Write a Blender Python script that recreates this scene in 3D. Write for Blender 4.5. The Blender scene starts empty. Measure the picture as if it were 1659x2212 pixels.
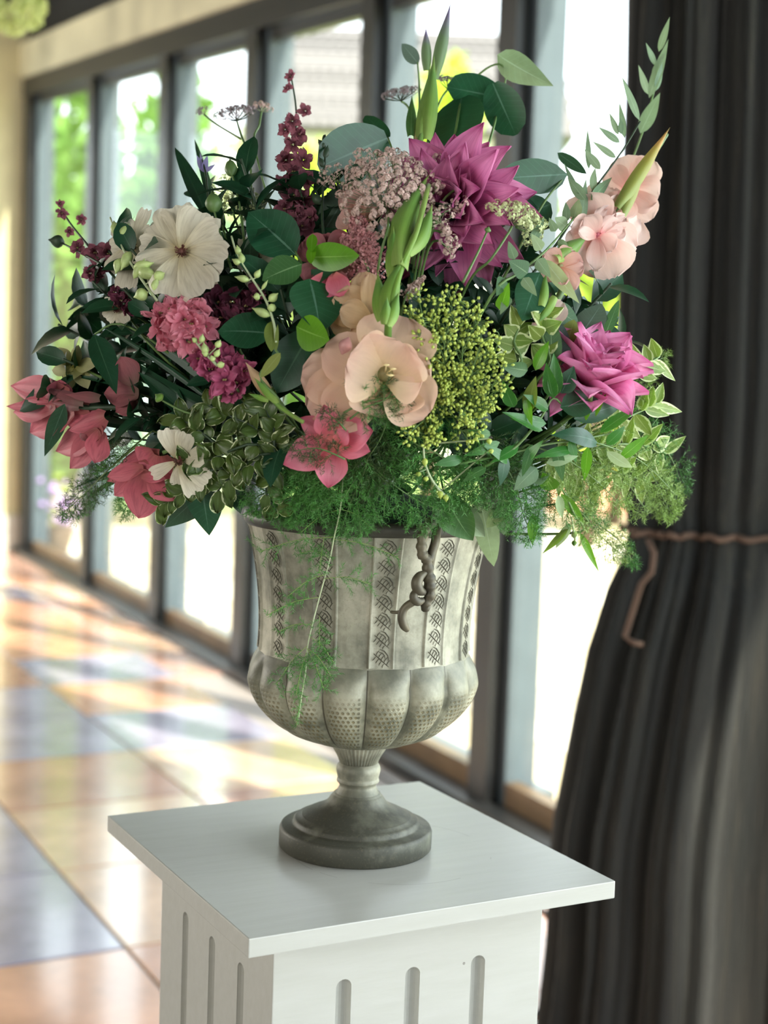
import bpy, bmesh, math, random
import numpy as np
from math import pi, sin, cos, radians
from mathutils import Matrix, Vector
R = random.Random(7)
sc = bpy.context.scene
COL = sc.collection
# ------------------------------------------------------------ camera, light, exposure
FPX, PITCH, ROLL = 3240.0, .0885, .035
CAM = np.array([0, 0, 1.42])
_c, _s = cos(PITCH), sin(PITCH)
FW = np.array([0, _c, -_s]); _up = np.array([0, _s, _c]); _rt = np.array([1., 0, 0])
RT = _rt*cos(ROLL)+_up*sin(ROLL); UP = -_rt*sin(ROLL)+_up*cos(ROLL)
cd = bpy.data.cameras.new('camera'); cam = bpy.data.objects.new('camera', cd); COL.objects.link(cam)
cam.matrix_world = Matrix(((RT[0], UP[0], -FW[0], CAM[0]), (RT[1], UP[1], -FW[1], CAM[1]), (RT[2], UP[2], -FW[2], CAM[2]), (0, 0, 0, 1)))
cd.sensor_fit = 'HORIZONTAL'; cd.sensor_width = 36; cd.lens = FPX/1659*36
cd.dof.use_dof = True; cd.dof.focus_distance = 1.43; cd.dof.aperture_fstop = 6.0
cd.clip_start = .05; cd.clip_end = 300
sc.camera = cam
w = bpy.data.worlds.new('sky'); sc.world = w; w.use_nodes = True
bg = w.node_tree.nodes['Background']; bg.inputs[0].default_value = (.86, .93, 1, 1); bg.inputs[1].default_value = 2.3
sl = bpy.data.lights.new('sun', 'SUN'); sun = bpy.data.objects.new('sun', sl); COL.objects.link(sun)
sl.energy = 5.5; sl.angle = .02; sl.color = (1, .93, .80)
sun.rotation_euler = Vector((.52, -.42, .80)).to_track_quat('Z', 'Y').to_euler()
def fill_light(loc, facing, sx, sy, watts, col):
    al = bpy.data.lights.new('fill_light', 'AREA'); o = bpy.data.objects.new('fill_light', al); COL.objects.link(o)
    al.shape = 'RECTANGLE'; al.size = sx; al.size_y = sy; al.energy = watts; al.color = col
    o.location = loc; o.rotation_euler = (-Vector(facing)).to_track_quat('Z', 'Y').to_euler()
fill_light((3.7, -4.4, 2.05), (-.435, .9, 0), 2.4, 2.2, 5, (1, .92, .78))        # added warm fill for the pedestal front, at the unseen back wall opening
fill_light((2.75, -.35, 1.5), (-.9, -.435, 0), 5.6, 2.4, 80, (.84, .93, 1))       # added side fill, strengthening daylight from the unseen glazing beside and behind the camera
fill_light((-8.6, 6.6, 2.3), (.95, -.2, 0), 4.0, 1.8, 200, (1, .96, .88))         # added fill for beam, end wall and left flowers; the left wall is solid
fill_light((-3.6, -3.2, 2.2), (.5, .85, -.1), 3, 1.8, 75, (1, .97, .9))            # added front fill for the bouquet, from behind the camera; no doorway there
sc.view_settings.view_transform = 'Standard'; sc.view_settings.look = 'None'
sc.view_settings.exposure = 1.1; sc.view_settings.gamma = 1; sc.view_settings.use_curve_mapping = False
sc.cycles.use_denoising = True
sc.cycles.max_bounces = 10; sc.cycles.diffuse_bounces = 4; sc.cycles.glossy_bounces = 3; sc.cycles.transmission_bounces = 6; sc.cycles.transparent_max_bounces = 16
sc.cycles.sample_clamp_indirect = 8

# ------------------------------------------------------------ helpers
def ray(px, py): return FW+RT*(px-829.5)/FPX-UP*(py-1106)/FPX
def at(px, py, d): return CAM+ray(px, py)*d
def onz(px, py, z=0.):
    r = ray(px, py); return CAM+r*((z-CAM[2])/r[2])
def nrm(v):
    v = np.asarray(v, float); return v/(np.linalg.norm(v)+1e-12)
def sd(dx, dy, dz=0): return RT*dx-UP*dy+FW*dz
def lin(c):
    c = [x/255 for x in c]; return tuple(x/12.92 if x <= .04045 else ((x+.055)/1.055)**2.4 for x in c)+(1,)
def fr(px, py):
    r = 1-((px-780)/720)**2-((py-760)/520)**2
    return 1.545-.2*math.sqrt(max(0, r))
def P(px, py, off=0.): return at(px, py, fr(px, py)+off)
MPX = 1.48/FPX

class MB:
    def __init__(s): s.v = []; s.f = []; s.u = []; s.n = 0
    def add(s, v, f, u=None):
        v = np.asarray(v, float); k = s.n
        s.v.append(v); s.n += len(v)
        s.f += [tuple(i+k for i in q) for q in f]
        s.u.append(np.zeros((len(v), 2)) if u is None else np.asarray(u, float))
    def box(s, lo, hi, M=None):
        v = np.array([(x, y, z) for x in (lo[0], hi[0]) for y in (lo[1], hi[1]) for z in (lo[2], hi[2])], float)
        if M is not None: v = np.array([M(*p) for p in v])
        s.add(v, [(0, 1, 3, 2), (4, 6, 7, 5), (0, 4, 5, 1), (2, 3, 7, 6), (0, 2, 6, 4), (1, 5, 7, 3)])
    def tube(s, pts, r, n=6, cap=True):
        pts = [np.asarray(p, float) for p in pts]; m = len(pts)
        rr = r if hasattr(r, '__len__') else [r]*m
        t0 = nrm(pts[1]-pts[0]); a = nrm(np.cross(t0, [.3, .2, .93])); V = []; U = []
        for i, p in enumerate(pts):
            t = nrm(pts[min(i+1, m-1)]-pts[max(i-1, 0)]); a = nrm(a-t*(a@t)); b = np.cross(t, a)
            for k in range(n):
                an = 2*pi*k/n; V.append(p+(a*cos(an)+b*sin(an))*rr[i]); U.append((i/(m-1), k/n))
        F = [(i*n+k, i*n+(k+1) % n, (i+1)*n+(k+1) % n, (i+1)*n+k) for i in range(m-1) for k in range(n)]
        if cap: F += [tuple(range(n))[::-1], tuple((m-1)*n+k for k in range(n))]
        s.add(V, F, U)
    def blob(s, c, ax, L, r, n=8, m=6, prof=None):
        ax = nrm(ax); a = nrm(np.cross(ax, [.31, .2, .9])); b = np.cross(ax, a); V = []; U = []
        for i in range(m+1):
            u = i/m; rad = (prof(u) if prof else sin(pi*min(max(u, .03), .97)))*r
            for k in range(n):
                an = 2*pi*k/n; V.append(c+ax*(L*(u-.5))+(a*cos(an)+b*sin(an))*rad); U.append((u, k/n))
        s.add(V, [(i*n+k, i*n+(k+1) % n, (i+1)*n+(k+1) % n, (i+1)*n+k) for i in range(m) for k in range(n)]+[tuple(range(n))[::-1], tuple(m*n+k for k in range(n))], U)
    def mesh(s, name, origin=(0, 0, 0), smooth=True):
        me = bpy.data.meshes.new(name)
        V = np.concatenate(s.v)-np.asarray(origin, float)
        me.from_pydata(V.tolist(), [], s.f)
        U = np.concatenate(s.u)
        if U.any():
            ul = me.uv_layers.new(name='uv'); li = np.zeros(len(me.loops), int); me.loops.foreach_get('vertex_index', li)
            ul.data.foreach_set('uv', U[li].ravel())
        if smooth: me.polygons.foreach_set('use_smooth', [True]*len(me.polygons))
        me.update(); return me

def root(name, label, cat, loc, group=None, kind=None):
    o = bpy.data.objects.new(name, None); COL.objects.link(o); o.location = tuple(loc); o.empty_display_size = .02
    o['label'] = label; o['category'] = cat
    if group: o['group'] = group
    if kind: o['kind'] = kind
    o.matrix_world = Matrix.Translation(tuple(loc)); return o
def wloc(o):
    p = np.zeros(3)
    while o is not None: p += np.array(o.location); o = o.parent
    return p
def part(parent, name, mb, mat, label=None, smooth=True, kind=None, origin=None):
    base = wloc(parent) if parent is not None else np.zeros(3)
    org = base if origin is None else np.asarray(origin, float)
    o = bpy.data.objects.new(name, mb.mesh(name, org, smooth)); COL.objects.link(o)
    o.data.materials.append(mat); o.location = tuple(org-base)
    if parent is not None: o.parent = parent
    if label: o['label'] = label
    if kind: o['kind'] = kind
    return o
def tag(o, label, cat, group=None):
    o['label'] = label; o['category'] = cat
    if group: o['group'] = group
    return o
def struct(name, mb, mat, smooth=False, parent=None, label=None):
    o = part(parent, name, mb, mat, None, smooth)
    o['kind'] = 'structure'
    if label: o['label'] = label
    return o

# ------------------------------------------------------------ materials
class NT:
    def __init__(s, name):
        s.m = bpy.data.materials.new(name); s.m.use_nodes = True; s.t = s.m.node_tree; s.t.nodes.clear()
    def n(s, typ, inp=None, **kw):
        x = s.t.nodes.new(typ)
        for k, v in kw.items(): setattr(x, k, v)
        for k, v in (inp or {}).items():
            if isinstance(v, bpy.types.NodeSocket): s.t.links.new(v, x.inputs[k])
            else: x.inputs[k].default_value = v
        return x
    def ramp(s, fac, stops):
        x = s.n('ShaderNodeValToRGB', {0: fac}); e = x.color_ramp.elements
        while len(e) < len(stops): e.new(.5)
        for el, (p, c) in zip(e, stops): el.position = p; el.color = c
        return x.outputs[0]
    def mix(s, fac, a, b, mode='MIX'):
        x = s.n('ShaderNodeMix', data_type='RGBA', blend_type=mode)
        for i, v in ((0, fac), (6, a), (7, b)):
            if isinstance(v, bpy.types.NodeSocket): s.t.links.new(v, x.inputs[i])
            else: x.inputs[i].default_value = v
        return x.outputs[2]
    def math(s, op, a, b=0.):
        return s.n('ShaderNodeMath', {0: a, 1: b}, operation=op).outputs[0]
    def noise(s, vec, scale, detail=3, rough=.5):
        return s.n('ShaderNodeTexNoise', {'Vector': vec, 'Scale': scale, 'Detail': detail, 'Roughness': rough}).outputs[0]
    def out(s, sh): s.n('ShaderNodeOutputMaterial', {0: sh}); return s.m
    def bump(s, h, st=.3, d=.01): return s.n('ShaderNodeBump', {'Height': h, 'Strength': st, 'Distance': d}).outputs[0]
def plain(name, c, rough=.5, metal=0, var=.15, scale=8, spec=.5, bump=0, bscale=40):
    t = NT(name); tc = t.n('ShaderNodeTexCoord').outputs['Object']
    nz = t.noise(tc, scale, 4); col = lin(c)
    c2 = t.ramp(nz, [(.3, tuple(x*(1-var) for x in col[:3])+(1,)), (.7, tuple(min(1, x*(1+var)) for x in col[:3])+(1,))])
    inp = {'Base Color': c2, 'Roughness': rough, 'Metallic': metal, 'Specular IOR Level': spec}
    if bump: inp['Normal'] = t.bump(t.noise(tc, bscale, 4), bump, .004)
    return t.out(t.n('ShaderNodeBsdfPrincipled', inp).outputs[0])
def leafm(name, c, vein, edge=None, rough=.38, tl=.3, tcol=None, edgew=.72, spec=.5):
    t = NT(name); tc = t.n('ShaderNodeTexCoord'); uv = t.n('ShaderNodeSeparateXYZ', {0: tc.outputs['UV']})
    v = t.math('MULTIPLY', t.math('ABSOLUTE', t.math('SUBTRACT', uv.outputs[1], .5)), 2)
    nz = t.noise(tc.outputs['Object'], 55, 3)
    oi = t.n('ShaderNodeObjectInfo').outputs['Random']
    C = lin(c)
    base = t.ramp(nz, [(.3, tuple(x*.75 for x in C[:3])+(1,)), (.75, tuple(min(1, x*1.3) for x in C[:3])+(1,))])
    base = t.mix(t.math('MULTIPLY', oi, .35), base, (C[0]*1.9, C[1]*1.25, C[2]*.8, 1))
    # side veins: stripes slanting away from the midrib
    sv = t.math('SINE', t.math('MULTIPLY', t.math('SUBTRACT', uv.outputs[0], t.math('MULTIPLY', v, .18)), 62))
    svm = t.math('MULTIPLY', t.math('GREATER_THAN', sv, .93), .14)
    base = t.mix(svm, base, lin(vein))
    mid = t.math('LESS_THAN', v, t.math('MULTIPLY', t.math('SUBTRACT', 1.15, uv.outputs[0]), .055))
    base = t.mix(t.math('MULTIPLY', mid, .8), base, lin(vein))
    if edge:
        ed = t.math('GREATER_THAN', t.math('ADD', v, t.math('MULTIPLY', t.math('SUBTRACT', t.noise(tc.outputs['Object'], 160, 2), .5), .7)), edgew)
        base = t.mix(ed, base, lin(edge))
    bp = t.bump(t.math('MULTIPLY', svm, -1.), .25, .0006)
    pr = t.n('ShaderNodeBsdfPrincipled', {'Base Color': base, 'Roughness': rough, 'Specular IOR Level': spec, 'Normal': bp})
    tr = t.n('ShaderNodeBsdfTranslucent', {'Color': t.mix(.55, base, lin(tcol or (120, 170, 40)))})
    return t.out(t.n('ShaderNodeMixShader', {0: tl, 1: pr.outputs[0], 2: tr.outputs[0]}).outputs[0])
def petalm(name, stops, tl=.38, streak=.35, rough=.55, sc_=22, streakc=None):
    """stops run from the petal's base to its tip."""
    t = NT(name); tc = t.n('ShaderNodeTexCoord'); uv = t.n('ShaderNodeSeparateXYZ', {0: tc.outputs['UV']})
    st = [(p, lin(c)) for p, c in stops]
    wob = t.math('ADD', uv.outputs[0], t.math('MULTIPLY', t.math('SUBTRACT', t.noise(tc.outputs['Object'], 60, 3), .5), .3))
    base = t.ramp(wob, st)
    vv = t.n('ShaderNodeCombineXYZ', {0: t.math('MULTIPLY', uv.outputs[0], 2.2), 1: t.math('MULTIPLY', uv.outputs[1], sc_), 2: t.n('ShaderNodeObjectInfo').outputs['Random']}).outputs[0]
    ns = t.noise(vv, 1., 4, .6)
    dark = tuple(x*.55 for x in st[len(st)//2][1][:3])+(1,) if streakc is None else lin(streakc)
    base = t.mix(t.math('MULTIPLY', t.n('ShaderNodeMapRange', {0: ns, 1: .45, 2: .72, 3: 0., 4: 1.}).outputs[0], streak), base, dark)
    pr = t.n('ShaderNodeBsdfPrincipled', {'Base Color': base, 'Roughness': rough, 'Specular IOR Level': .25, 'Normal': t.bump(ns, .35, .0008), 'Sheen Weight': .15})
    tr = t.n('ShaderNodeBsdfTranslucent', {'Color': base})
    return t.out(t.n('ShaderNodeMixShader', {0: tl, 1: pr.outputs[0], 2: tr.outputs[0]}).outputs[0])

M = {}
M['dark'] = leafm('leaf_dark_green', (30, 76, 50), (84, 120, 100), tl=.12, rough=.36, tcol=(50, 110, 50))
M['deep'] = leafm('leaf_deep_green', (22, 64, 42), (60, 96, 70), tl=.1, rough=.45, tcol=(40, 100, 40))
M['mid'] = leafm('leaf_mid_green', (56, 100, 58), (130, 165, 115), tl=.25, rough=.4)
M['bright'] = leafm('leaf_bright_green', (86, 150, 34), (150, 200, 90), tl=.4, rough=.32, tcol=(150, 215, 40))
M['sage'] = leafm('leaf_sage', (118, 148, 122), (165, 190, 160), tl=.3, rough=.6, tcol=(150, 190, 130))
M['pale'] = leafm('leaf_pale_green', (150, 178, 136), (185, 205, 170), tl=.4, rough=.6, tcol=(190, 220, 160))
M['grey'] = leafm('leaf_grey_green', (78, 104, 98), (125, 150, 140), tl=.22, rough=.55, tcol=(90, 130, 100))
M['olive'] = leafm('leaf_olive', (110, 128, 52), (150, 165, 90), tl=.35, rough=.5)
M['ruscus'] = leafm('leaf_ruscus', (48, 112, 44), (104, 150, 90), edge=(120, 170, 96), tl=.28, rough=.3, edgew=.97, tcol=(110, 190, 40))
M['pitto'] = leafm('leaf_variegated', (74, 98, 48), (100, 124, 74), edge=(206, 214, 170), tl=.25, rough=.38, edgew=.93)
M['lime_var'] = leafm('leaf_lime_variegated', (120, 150, 70), (190, 205, 130), edge=(222, 232, 176), tl=.4, rough=.5, edgew=.72)
M['bud'] = petalm('bud_sheath_green', [(0, (150, 178, 92)), (.35, (122, 160, 66)), (.8, (96, 140, 62)), (1, (140, 160, 80))], tl=.2, rough=.42, streak=.3, sc_=20)
M['budpurple'] = petalm('bud_purple_tip', [(0, (110, 140, 84)), (.55, (96, 122, 84)), (.8, (110, 104, 128)), (1, (120, 104, 160))], tl=.2, rough=.45, sc_=16)
M['budolive'] = petalm('bud_sheath_olive', [(0, (130, 150, 70)), (.6, (150, 152, 66)), (.85, (190, 150, 84)), (1, (130, 120, 60))], tl=.25, rough=.45, sc_=16)
M['stem'] = plain('stem_green', (92, 122, 66), .5, var=.25, scale=60)
M['stemdark'] = plain('stem_dark', (46, 66, 44), .55, var=.25, scale=60)
M['stempale'] = plain('stem_pale', (176, 190, 150), .55, var=.15, scale=60)
M['fern'] = plain('fern_needle', (70, 128, 52), .55, var=.3, scale=30)
M['fernlight'] = plain('fern_needle_light', (136, 166, 84), .55, var=.3, scale=30)
M['ferndark'] = plain('fern_needle_dark', (58, 84, 40), .55, var=.3, scale=30)
M['peach'] = petalm('petal_peach', [(0, (206, 178, 120)), (.28, (238, 212, 176)), (.7, (240, 208, 184)), (1, (236, 196, 178))], streak=.12)
M['tan'] = petalm('petal_tan_peach', [(0, (190, 160, 112)), (.5, (216, 184, 142)), (1, (222, 190, 156))], streak=.2)
M['pink'] = petalm('petal_salmon_pink', [(0, (240, 150, 140)), (.3, (226, 116, 132)), (.75, (238, 148, 168)), (1, (222, 110, 138))], streak=.3, streakc=(205, 80, 110))
M['pinkdeep'] = petalm('petal_deep_pink', [(0, (170, 98, 92)), (.4, (204, 104, 118)), (1, (222, 126, 140))], streak=.5, tl=.28, sc_=12, streakc=(140, 62, 78))
M['pinkdull'] = petalm('petal_dusky_pink', [(0, (110, 86, 74)), (.4, (140, 84, 88)), (1, (166, 96, 102))], streak=.5, sc_=12, tl=.25)
M['blush'] = petalm('petal_blush', [(0, (238, 150, 150)), (.18, (240, 196, 186)), (.6, (242, 212, 202)), (1, (244, 216, 208))], streak=.15, tl=.42)
M['blushpeach'] = petalm('petal_blush_peach', [(0, (222, 160, 130)), (.5, (232, 184, 168)), (1, (236, 190, 184))], streak=.2, tl=.42)
M['cream'] = petalm('petal_cream', [(0, (200, 184, 136)), (.3, (232, 224, 198)), (1, (240, 234, 216))], streak=.4, streakc=(150, 138, 104), sc_=14)
M['mauve'] = petalm('petal_mauve', [(0, (146, 58, 108)), (.35, (194, 96, 150)), (.8, (216, 132, 176)), (1, (186, 84, 140))], streak=.45, streakc=(134, 56, 108), tl=.33)
M['orchid'] = petalm('petal_orchid_pink', [(0, (190, 80, 132)), (.35, (226, 126, 178)), (.8, (240, 164, 206)), (1, (216, 112, 166))], streak=.4, streakc=(200, 80, 150), tl=.38)
M['larkpink'] = petalm('petal_larkspur_pink', [(0, (150, 70, 84)), (.3, (222, 130, 150)), (1, (236, 158, 174))], streak=.3, sc_=14, streakc=(200, 96, 124))
M['larkdeep'] = petalm('petal_larkspur_magenta', [(0, (110, 40, 70)), (.4, (194, 96, 134)), (1, (208, 114, 150))], streak=.3, sc_=14, streakc=(150, 50, 96))
M['larkdusk'] = petalm('petal_larkspur_dusky', [(0, (84, 44, 52)), (.5, (146, 86, 102)), (1, (164, 102, 118))], streak=.35, sc_=14, tl=.45)
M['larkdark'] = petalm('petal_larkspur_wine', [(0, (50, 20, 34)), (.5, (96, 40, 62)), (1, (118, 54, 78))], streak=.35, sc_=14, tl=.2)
M['helle'] = petalm('petal_green_cream', [(0, (140, 140, 60)), (.5, (196, 196, 140)), (1, (206, 204, 160))], streak=.3, tl=.4)
M['larkbud'] = plain('bud_green_white', (176, 196, 126), .45, var=.3, scale=90)
M['floret_dust'] = plain('floret_dusty_rose', (206, 178, 168), .7, var=.22, scale=160)
M['floret_grey'] = plain('floret_grey_lace', (150, 136, 140), .7, var=.3, scale=120)
M['floret_green'] = plain('floret_green_cream', (206, 216, 160), .7, var=.2, scale=160)
M['floret_astilbe'] = plain('astilbe_dusty_pink', (196, 138, 140), .75, var=.3, scale=120)
M['berry'] = plain('bud_yellow_green', (176, 194, 90), .45, var=.2, scale=120)
M['eye'] = plain('flower_eye_maroon', (96, 56, 46), .7, var=.3, scale=200)
M['throat'] = plain('flower_throat_olive', (120, 108, 66), .6, var=.3, scale=120)
M['anther'] = plain('anther_cream', (226, 206, 150), .6, var=.1)
M['pinkbud'] = plain('bud_dusty_pink', (206, 150, 146), .45, var=.25, scale=90)

# ------------------------------------------------------------ the room (setting)
A0 = onz(60, 1195); C0 = onz(1226, 1838)
WD = nrm(C0-A0); WN = np.array([-WD[1], WD[0], 0]);
def Wp(s, o, z): return A0+WD*s+WN*o+np.array([0, 0, z])
def zt(s): return 3.42-.09*min(s, 8)        # the glazing's head falls along the wall
m_frame = plain('window_frame_metal', (34, 35, 36), .4, .15, .15)
m_rev = plain('window_frame_outer_grey', (84, 96, 102), .45, 0, .08)
m_rail = plain('window_rail_bronze', (104, 82, 56), .4, .2, .2)
m_beam = plain('beam_limewashed', (198, 190, 158), .7, 0, .3, 2)
m_ceil = plain('ceiling_dark', (22, 21, 17), .8)
m_cream = plain('wall_cream', (226, 218, 176), .8, var=.06)
m_wall = plain('wall_timber_brown', (96, 84, 66), .85, var=.15)
g = NT('window_glass'); gl = g.n('ShaderNodeBsdfGlossy', {'Roughness': .02}); tp = g.n('ShaderNodeBsdfTransparent', {'Color': (.96, .985, .975, 1)})
fz = g.n('ShaderNodeFresnel', {'IOR': 1.45}); m_glass = g.out(g.n('ShaderNodeMixShader', {0: g.math('MULTIPLY', g.math('MULTIPLY', fz.outputs[0], .6), g.math('SUBTRACT', 1., g.n('ShaderNodeNewGeometry').outputs['Backfacing'])), 1: tp.outputs[0], 2: gl.outputs[0]}).outputs[0])

# floor: screed under real tiles
mb = MB(); mb.box((0, 0, 0), (1, 1, 1), lambda a, b, c: Wp(-.6+17.7*a, -9+9.13*b, -.12+.114*c))
floor = struct('floor', mb, plain('floor_grout', (150, 140, 134), .5, var=.1))
tm = []
for i, c in enumerate([(214, 158, 124), (204, 148, 118), (214, 172, 138), (196, 150, 130), (160, 152, 170), (218, 184, 154), (190, 138, 112)]):
    t = NT('floor_tile_%s' % 'terracotta tan clay umber slate sand rust'.split()[i]); tc = t.n('ShaderNodeTexCoord').outputs['Object']
    nz = t.noise(tc, 3.5, 5, .6); C = lin(c)
    cc = t.ramp(nz, [(.3, tuple(x*.7 for x in C[:3])+(1,)), (.7, tuple(min(1, x*1.25) for x in C[:3])+(1,))])
    tm.append(t.out(t.n('ShaderNodeBsdfPrincipled', {'Base Color': cc, 'Roughness': t.n('ShaderNodeMapRange', {0: nz, 3: .16, 4: .3}).outputs[0], 'Specular IOR Level': .8, 'Coat Weight': .7, 'Coat Roughness': .1, 'Coat IOR': 1.7, 'Normal': t.bump(t.noise(tc, 6, 3), .12, .01)}).outputs[0]))
TS = .62
gd = nrm(onz(420, 1720)-onz(100, 1480)); gn = np.array([-gd[1], gd[0], 0]); g0 = onz(100, 1480)
def tilemesh(sx, sy, h, bev):
    m_ = MB(); a, b = sx/2-.004, sy/2-.004
    m_.add([(-a, -b, -h), (a, -b, -h), (a, b, -h), (-a, b, -h), (-a, -b, -bev), (a, -b, -bev), (a, b, -bev), (-a, b, -bev), (-a+bev, -b+bev, 0), (a-bev, -b+bev, 0), (a-bev, b-bev, 0), (-a+bev, b-bev, 0)],
           [(8, 9, 10, 11), (0, 1, 5, 4), (1, 2, 6, 5), (2, 3, 7, 6), (3, 0, 4, 7), (4, 5, 9, 8), (5, 6, 10, 9), (6, 7, 11, 10), (7, 4, 8, 11)])
    return m_.mesh('tile', smooth=False)
tmesh = []
for m_ in tm:
    me = tilemesh(TS, TS, .012, .003); me.materials.append(m_); tmesh.append(me)
cands = []
for i in range(-24, 24):
    for j in range(-24, 24):
        p = g0+gd*(i+.5)*TS+gn*(j+.5)*TS; q = p-A0; o_ = q@WN
        if o_ > -.02 or p[1] < 2.2 or p[1] > 12.4 or p[0] < -5 or p[0] > 2.5: continue
        v = p-CAM; z = v@FW; x = 829.5+FPX*(v@RT)/z
        if -450 < x < 2000: cands.append((z, p))
cands.sort(key=lambda q: q[0])
for z, p in cands[:299]:
    o = bpy.data.objects.new('tile', R.choice(tmesh)); COL.objects.link(o); o.parent = floor
    o.matrix_local = Matrix.Translation((p[0], p[1], R.uniform(-.001, .001))) @ Matrix.Rotation(math.atan2(gd[1], gd[0])+R.randrange(4)*pi/2, 4, 'Z')
# ceiling, walls, beam
mb = MB(); v = [Wp(-.6, .1, 4.05), Wp(17, .1, 4.05), Wp(17, -9, 4.05), Wp(-.6, -9, 4.05)]; v += [q+np.array([0, 0, .12]) for q in v]
mb.add(v, [(0, 1, 2, 3), (4, 7, 6, 5), (0, 4, 5, 1), (1, 5, 6, 2), (2, 6, 7, 3), (3, 7, 4, 0)]); struct('ceiling', mb, m_ceil)
def wallbox(mb, s0, s1, o0, o1, zb, zt_):
    fb = zb if callable(zb) else (lambda s: zb); ft = zt_ if callable(zt_) else (lambda s: zt_)
    mb.box((0, 0, 0), (1, 1, 1), lambda a, b, c: Wp(s0+(s1-s0)*a, o0+(o1-o0)*b, (ft if c else fb)(s0+(s1-s0)*a)))
mb = MB(); wallbox(mb, -.6, 8, -.02, .1, lambda s: zt(s)+.1, 4.05); wallbox(mb, 8, 17, -.02, .1, lambda s: zt(s)+.1, 4.05); struct('wall_window_side', mb, m_ceil)
mb = MB(); wallbox(mb, -.4, 8, -.06, .12, zt, lambda s: zt(s)+.13); wallbox(mb, 8, 17, -.06, .12, zt, lambda s: zt(s)+.13); struct('trim_1', mb, m_frame, label='dark header over the glazing')
mb = MB(); wallbox(mb, -.6, 8, -.085, -.02, lambda s: zt(s)+.13, lambda s: zt(s)+.38); wallbox(mb, 8, 17, -.085, -.02, lambda s: zt(s)+.13, lambda s: zt(s)+.38); struct('trim_2', mb, m_beam, label='pale limewashed beam above the dark header')
mb = MB(); wallbox(mb, -.1, 17, -.1, .14, -.01, .035); struct('trim_3', mb, m_frame, label='dark floor track under the glazing')
# end wall: cream pier, opening beside it
def Ep(a, b, z): return A0-WN*a-WD*(b+.12)+np.array([0, 0, z])     # a along the end wall, b away from the room
def ebox(mb, a0, a1, b0, b1, z0, z1): mb.box((0, 0, 0), (1, 1, 1), lambda a, b, c: Ep(a0+(a1-a0)*a, b0+(b1-b0)*b, z0+(z1-z0)*c))
mb = MB(); ebox(mb, -.1, .42, 0, .3, 0, 4.05); ebox(mb, 2.0, 9, 0, .3, 0, 4.05); ebox(mb, .42, 2.0, 0, .3, 3.35, 4.05); ebox(mb, .42, 2.0, 0, .3, 0, .35)
struct('wall_far_end', mb, m_cream)
mb = MB(); ebox(mb, -.08, .44, -.03, 0, 0, .28); ebox(mb, 2.0, 9, -.03, 0, 0, .28); struct('baseboard_far_end', mb, plain('skirting_white', (220, 218, 205), .5))
wo = root('window_7', 'small window in the far end wall', 'window', Ep(1.2, .15, .35)); del wo['category']; wo['kind'] = 'structure'
for a0, a1, z0, z1 in ((.42, .47, .35, 3.35), (1.95, 2.0, .35, 3.35), (.47, 1.95, .35, .4), (.47, 1.95, 3.3, 3.35)):
    mb = MB(); ebox(mb, a0, a1, .1, .18, z0, z1); part(wo, 'frame_bar', mb, m_beam, smooth=False)
mb = MB(); ebox(mb, .47, 1.95, .135, .143, .4, 3.3); part(wo, 'pane', mb, m_glass, smooth=False)
# the walls round the rest of the room, out of view
mb = MB(); mb.box((0, 0, 0), (1, 1, 1), lambda a, b, c: Wp(-.2+17.2*a, -8.8-.15*b, 4.05*c)); struct('wall_left', mb, m_wall)
mb = MB()
mb.box((0, 0, 0), (1, 1, 1), lambda a, b, c: Wp(17+.15*a, -9*b, .9*c)); mb.box((0, 0, 0), (1, 1, 1), lambda a, b, c: Wp(17+.15*a, -9*b, 3.2+.85*c)); mb.box((0, 0, 0), (1, 1, 1), lambda a, b, c: Wp(17+.15*a, -2.9-6.1*b, .9+2.3*c))
for b0 in (0, -2.6): mb.box((0, 0, 0), (1, 1, 1), lambda a, b, c: Wp(17+.15*a, b0-.4*b, .9+2.3*c))
struct('wall_back', mb, m_wall)
# glazing
posts = [(-.2, .1), (1.77, 1.9), (3.33, 3.47), (4.7, 4.84), (6.0, 6.12), (7.08, 7.2), (8.25, 8.37), (9.4, 9.52), (10.6, 10.72), (11.8, 11.92), (13.0, 13.12), (14.3, 14.42), (15.6, 15.72), (16.85, 17)]
for i, (a, b) in enumerate(posts):
    mb = MB(); wallbox(mb, a, b, -.05, .02, 0, zt)
    o = struct('trim_%d' % (i+4), mb, m_frame, label='dark upright between window panels')
    mb = MB(); wallbox(mb, a+.005, b+.015, .02, .13, 0, zt); part(o, 'outer_face', mb, m_rev, 'blue-grey outer half of the upright', smooth=False)
for i in range(len(posts)-1):
    a, b = posts[i][1], posts[i+1][0]; n_ = i+1 if i < 6 else i+2
    wr = root('window_%d' % n_, 'x', 'x', Wp(a, .04, 0)); del wr['label'], wr['category']; wr['kind'] = 'structure'
    for nm, (s0, s1, z0, z1, mt) in {'a': (a, a+.045, .035, zt, m_rev), 'b': (b-.045, b, .035, zt, m_frame), 'c': (a+.045, b-.045, .035, .11, m_rail), 'd': (a+.045, b-.045, lambda s: zt(s)-.05, zt, m_frame)}.items():
        mb = MB(); wallbox(mb, s0, s1, 0, .055, z0, z1); part(wr, 'frame_bar', mb, mt, smooth=False)
    mb = MB(); wallbox(mb, a+.04, b-.04, .024, .032, .1, lambda s: zt(s)-.04); part(wr, 'pane', mb, m_glass, smooth=False)
    mb = MB(); wallbox(mb, a, b, .06, .3, -.05, .012); part(wr, 'outer_sill', mb, m_rev, smooth=False)

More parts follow.
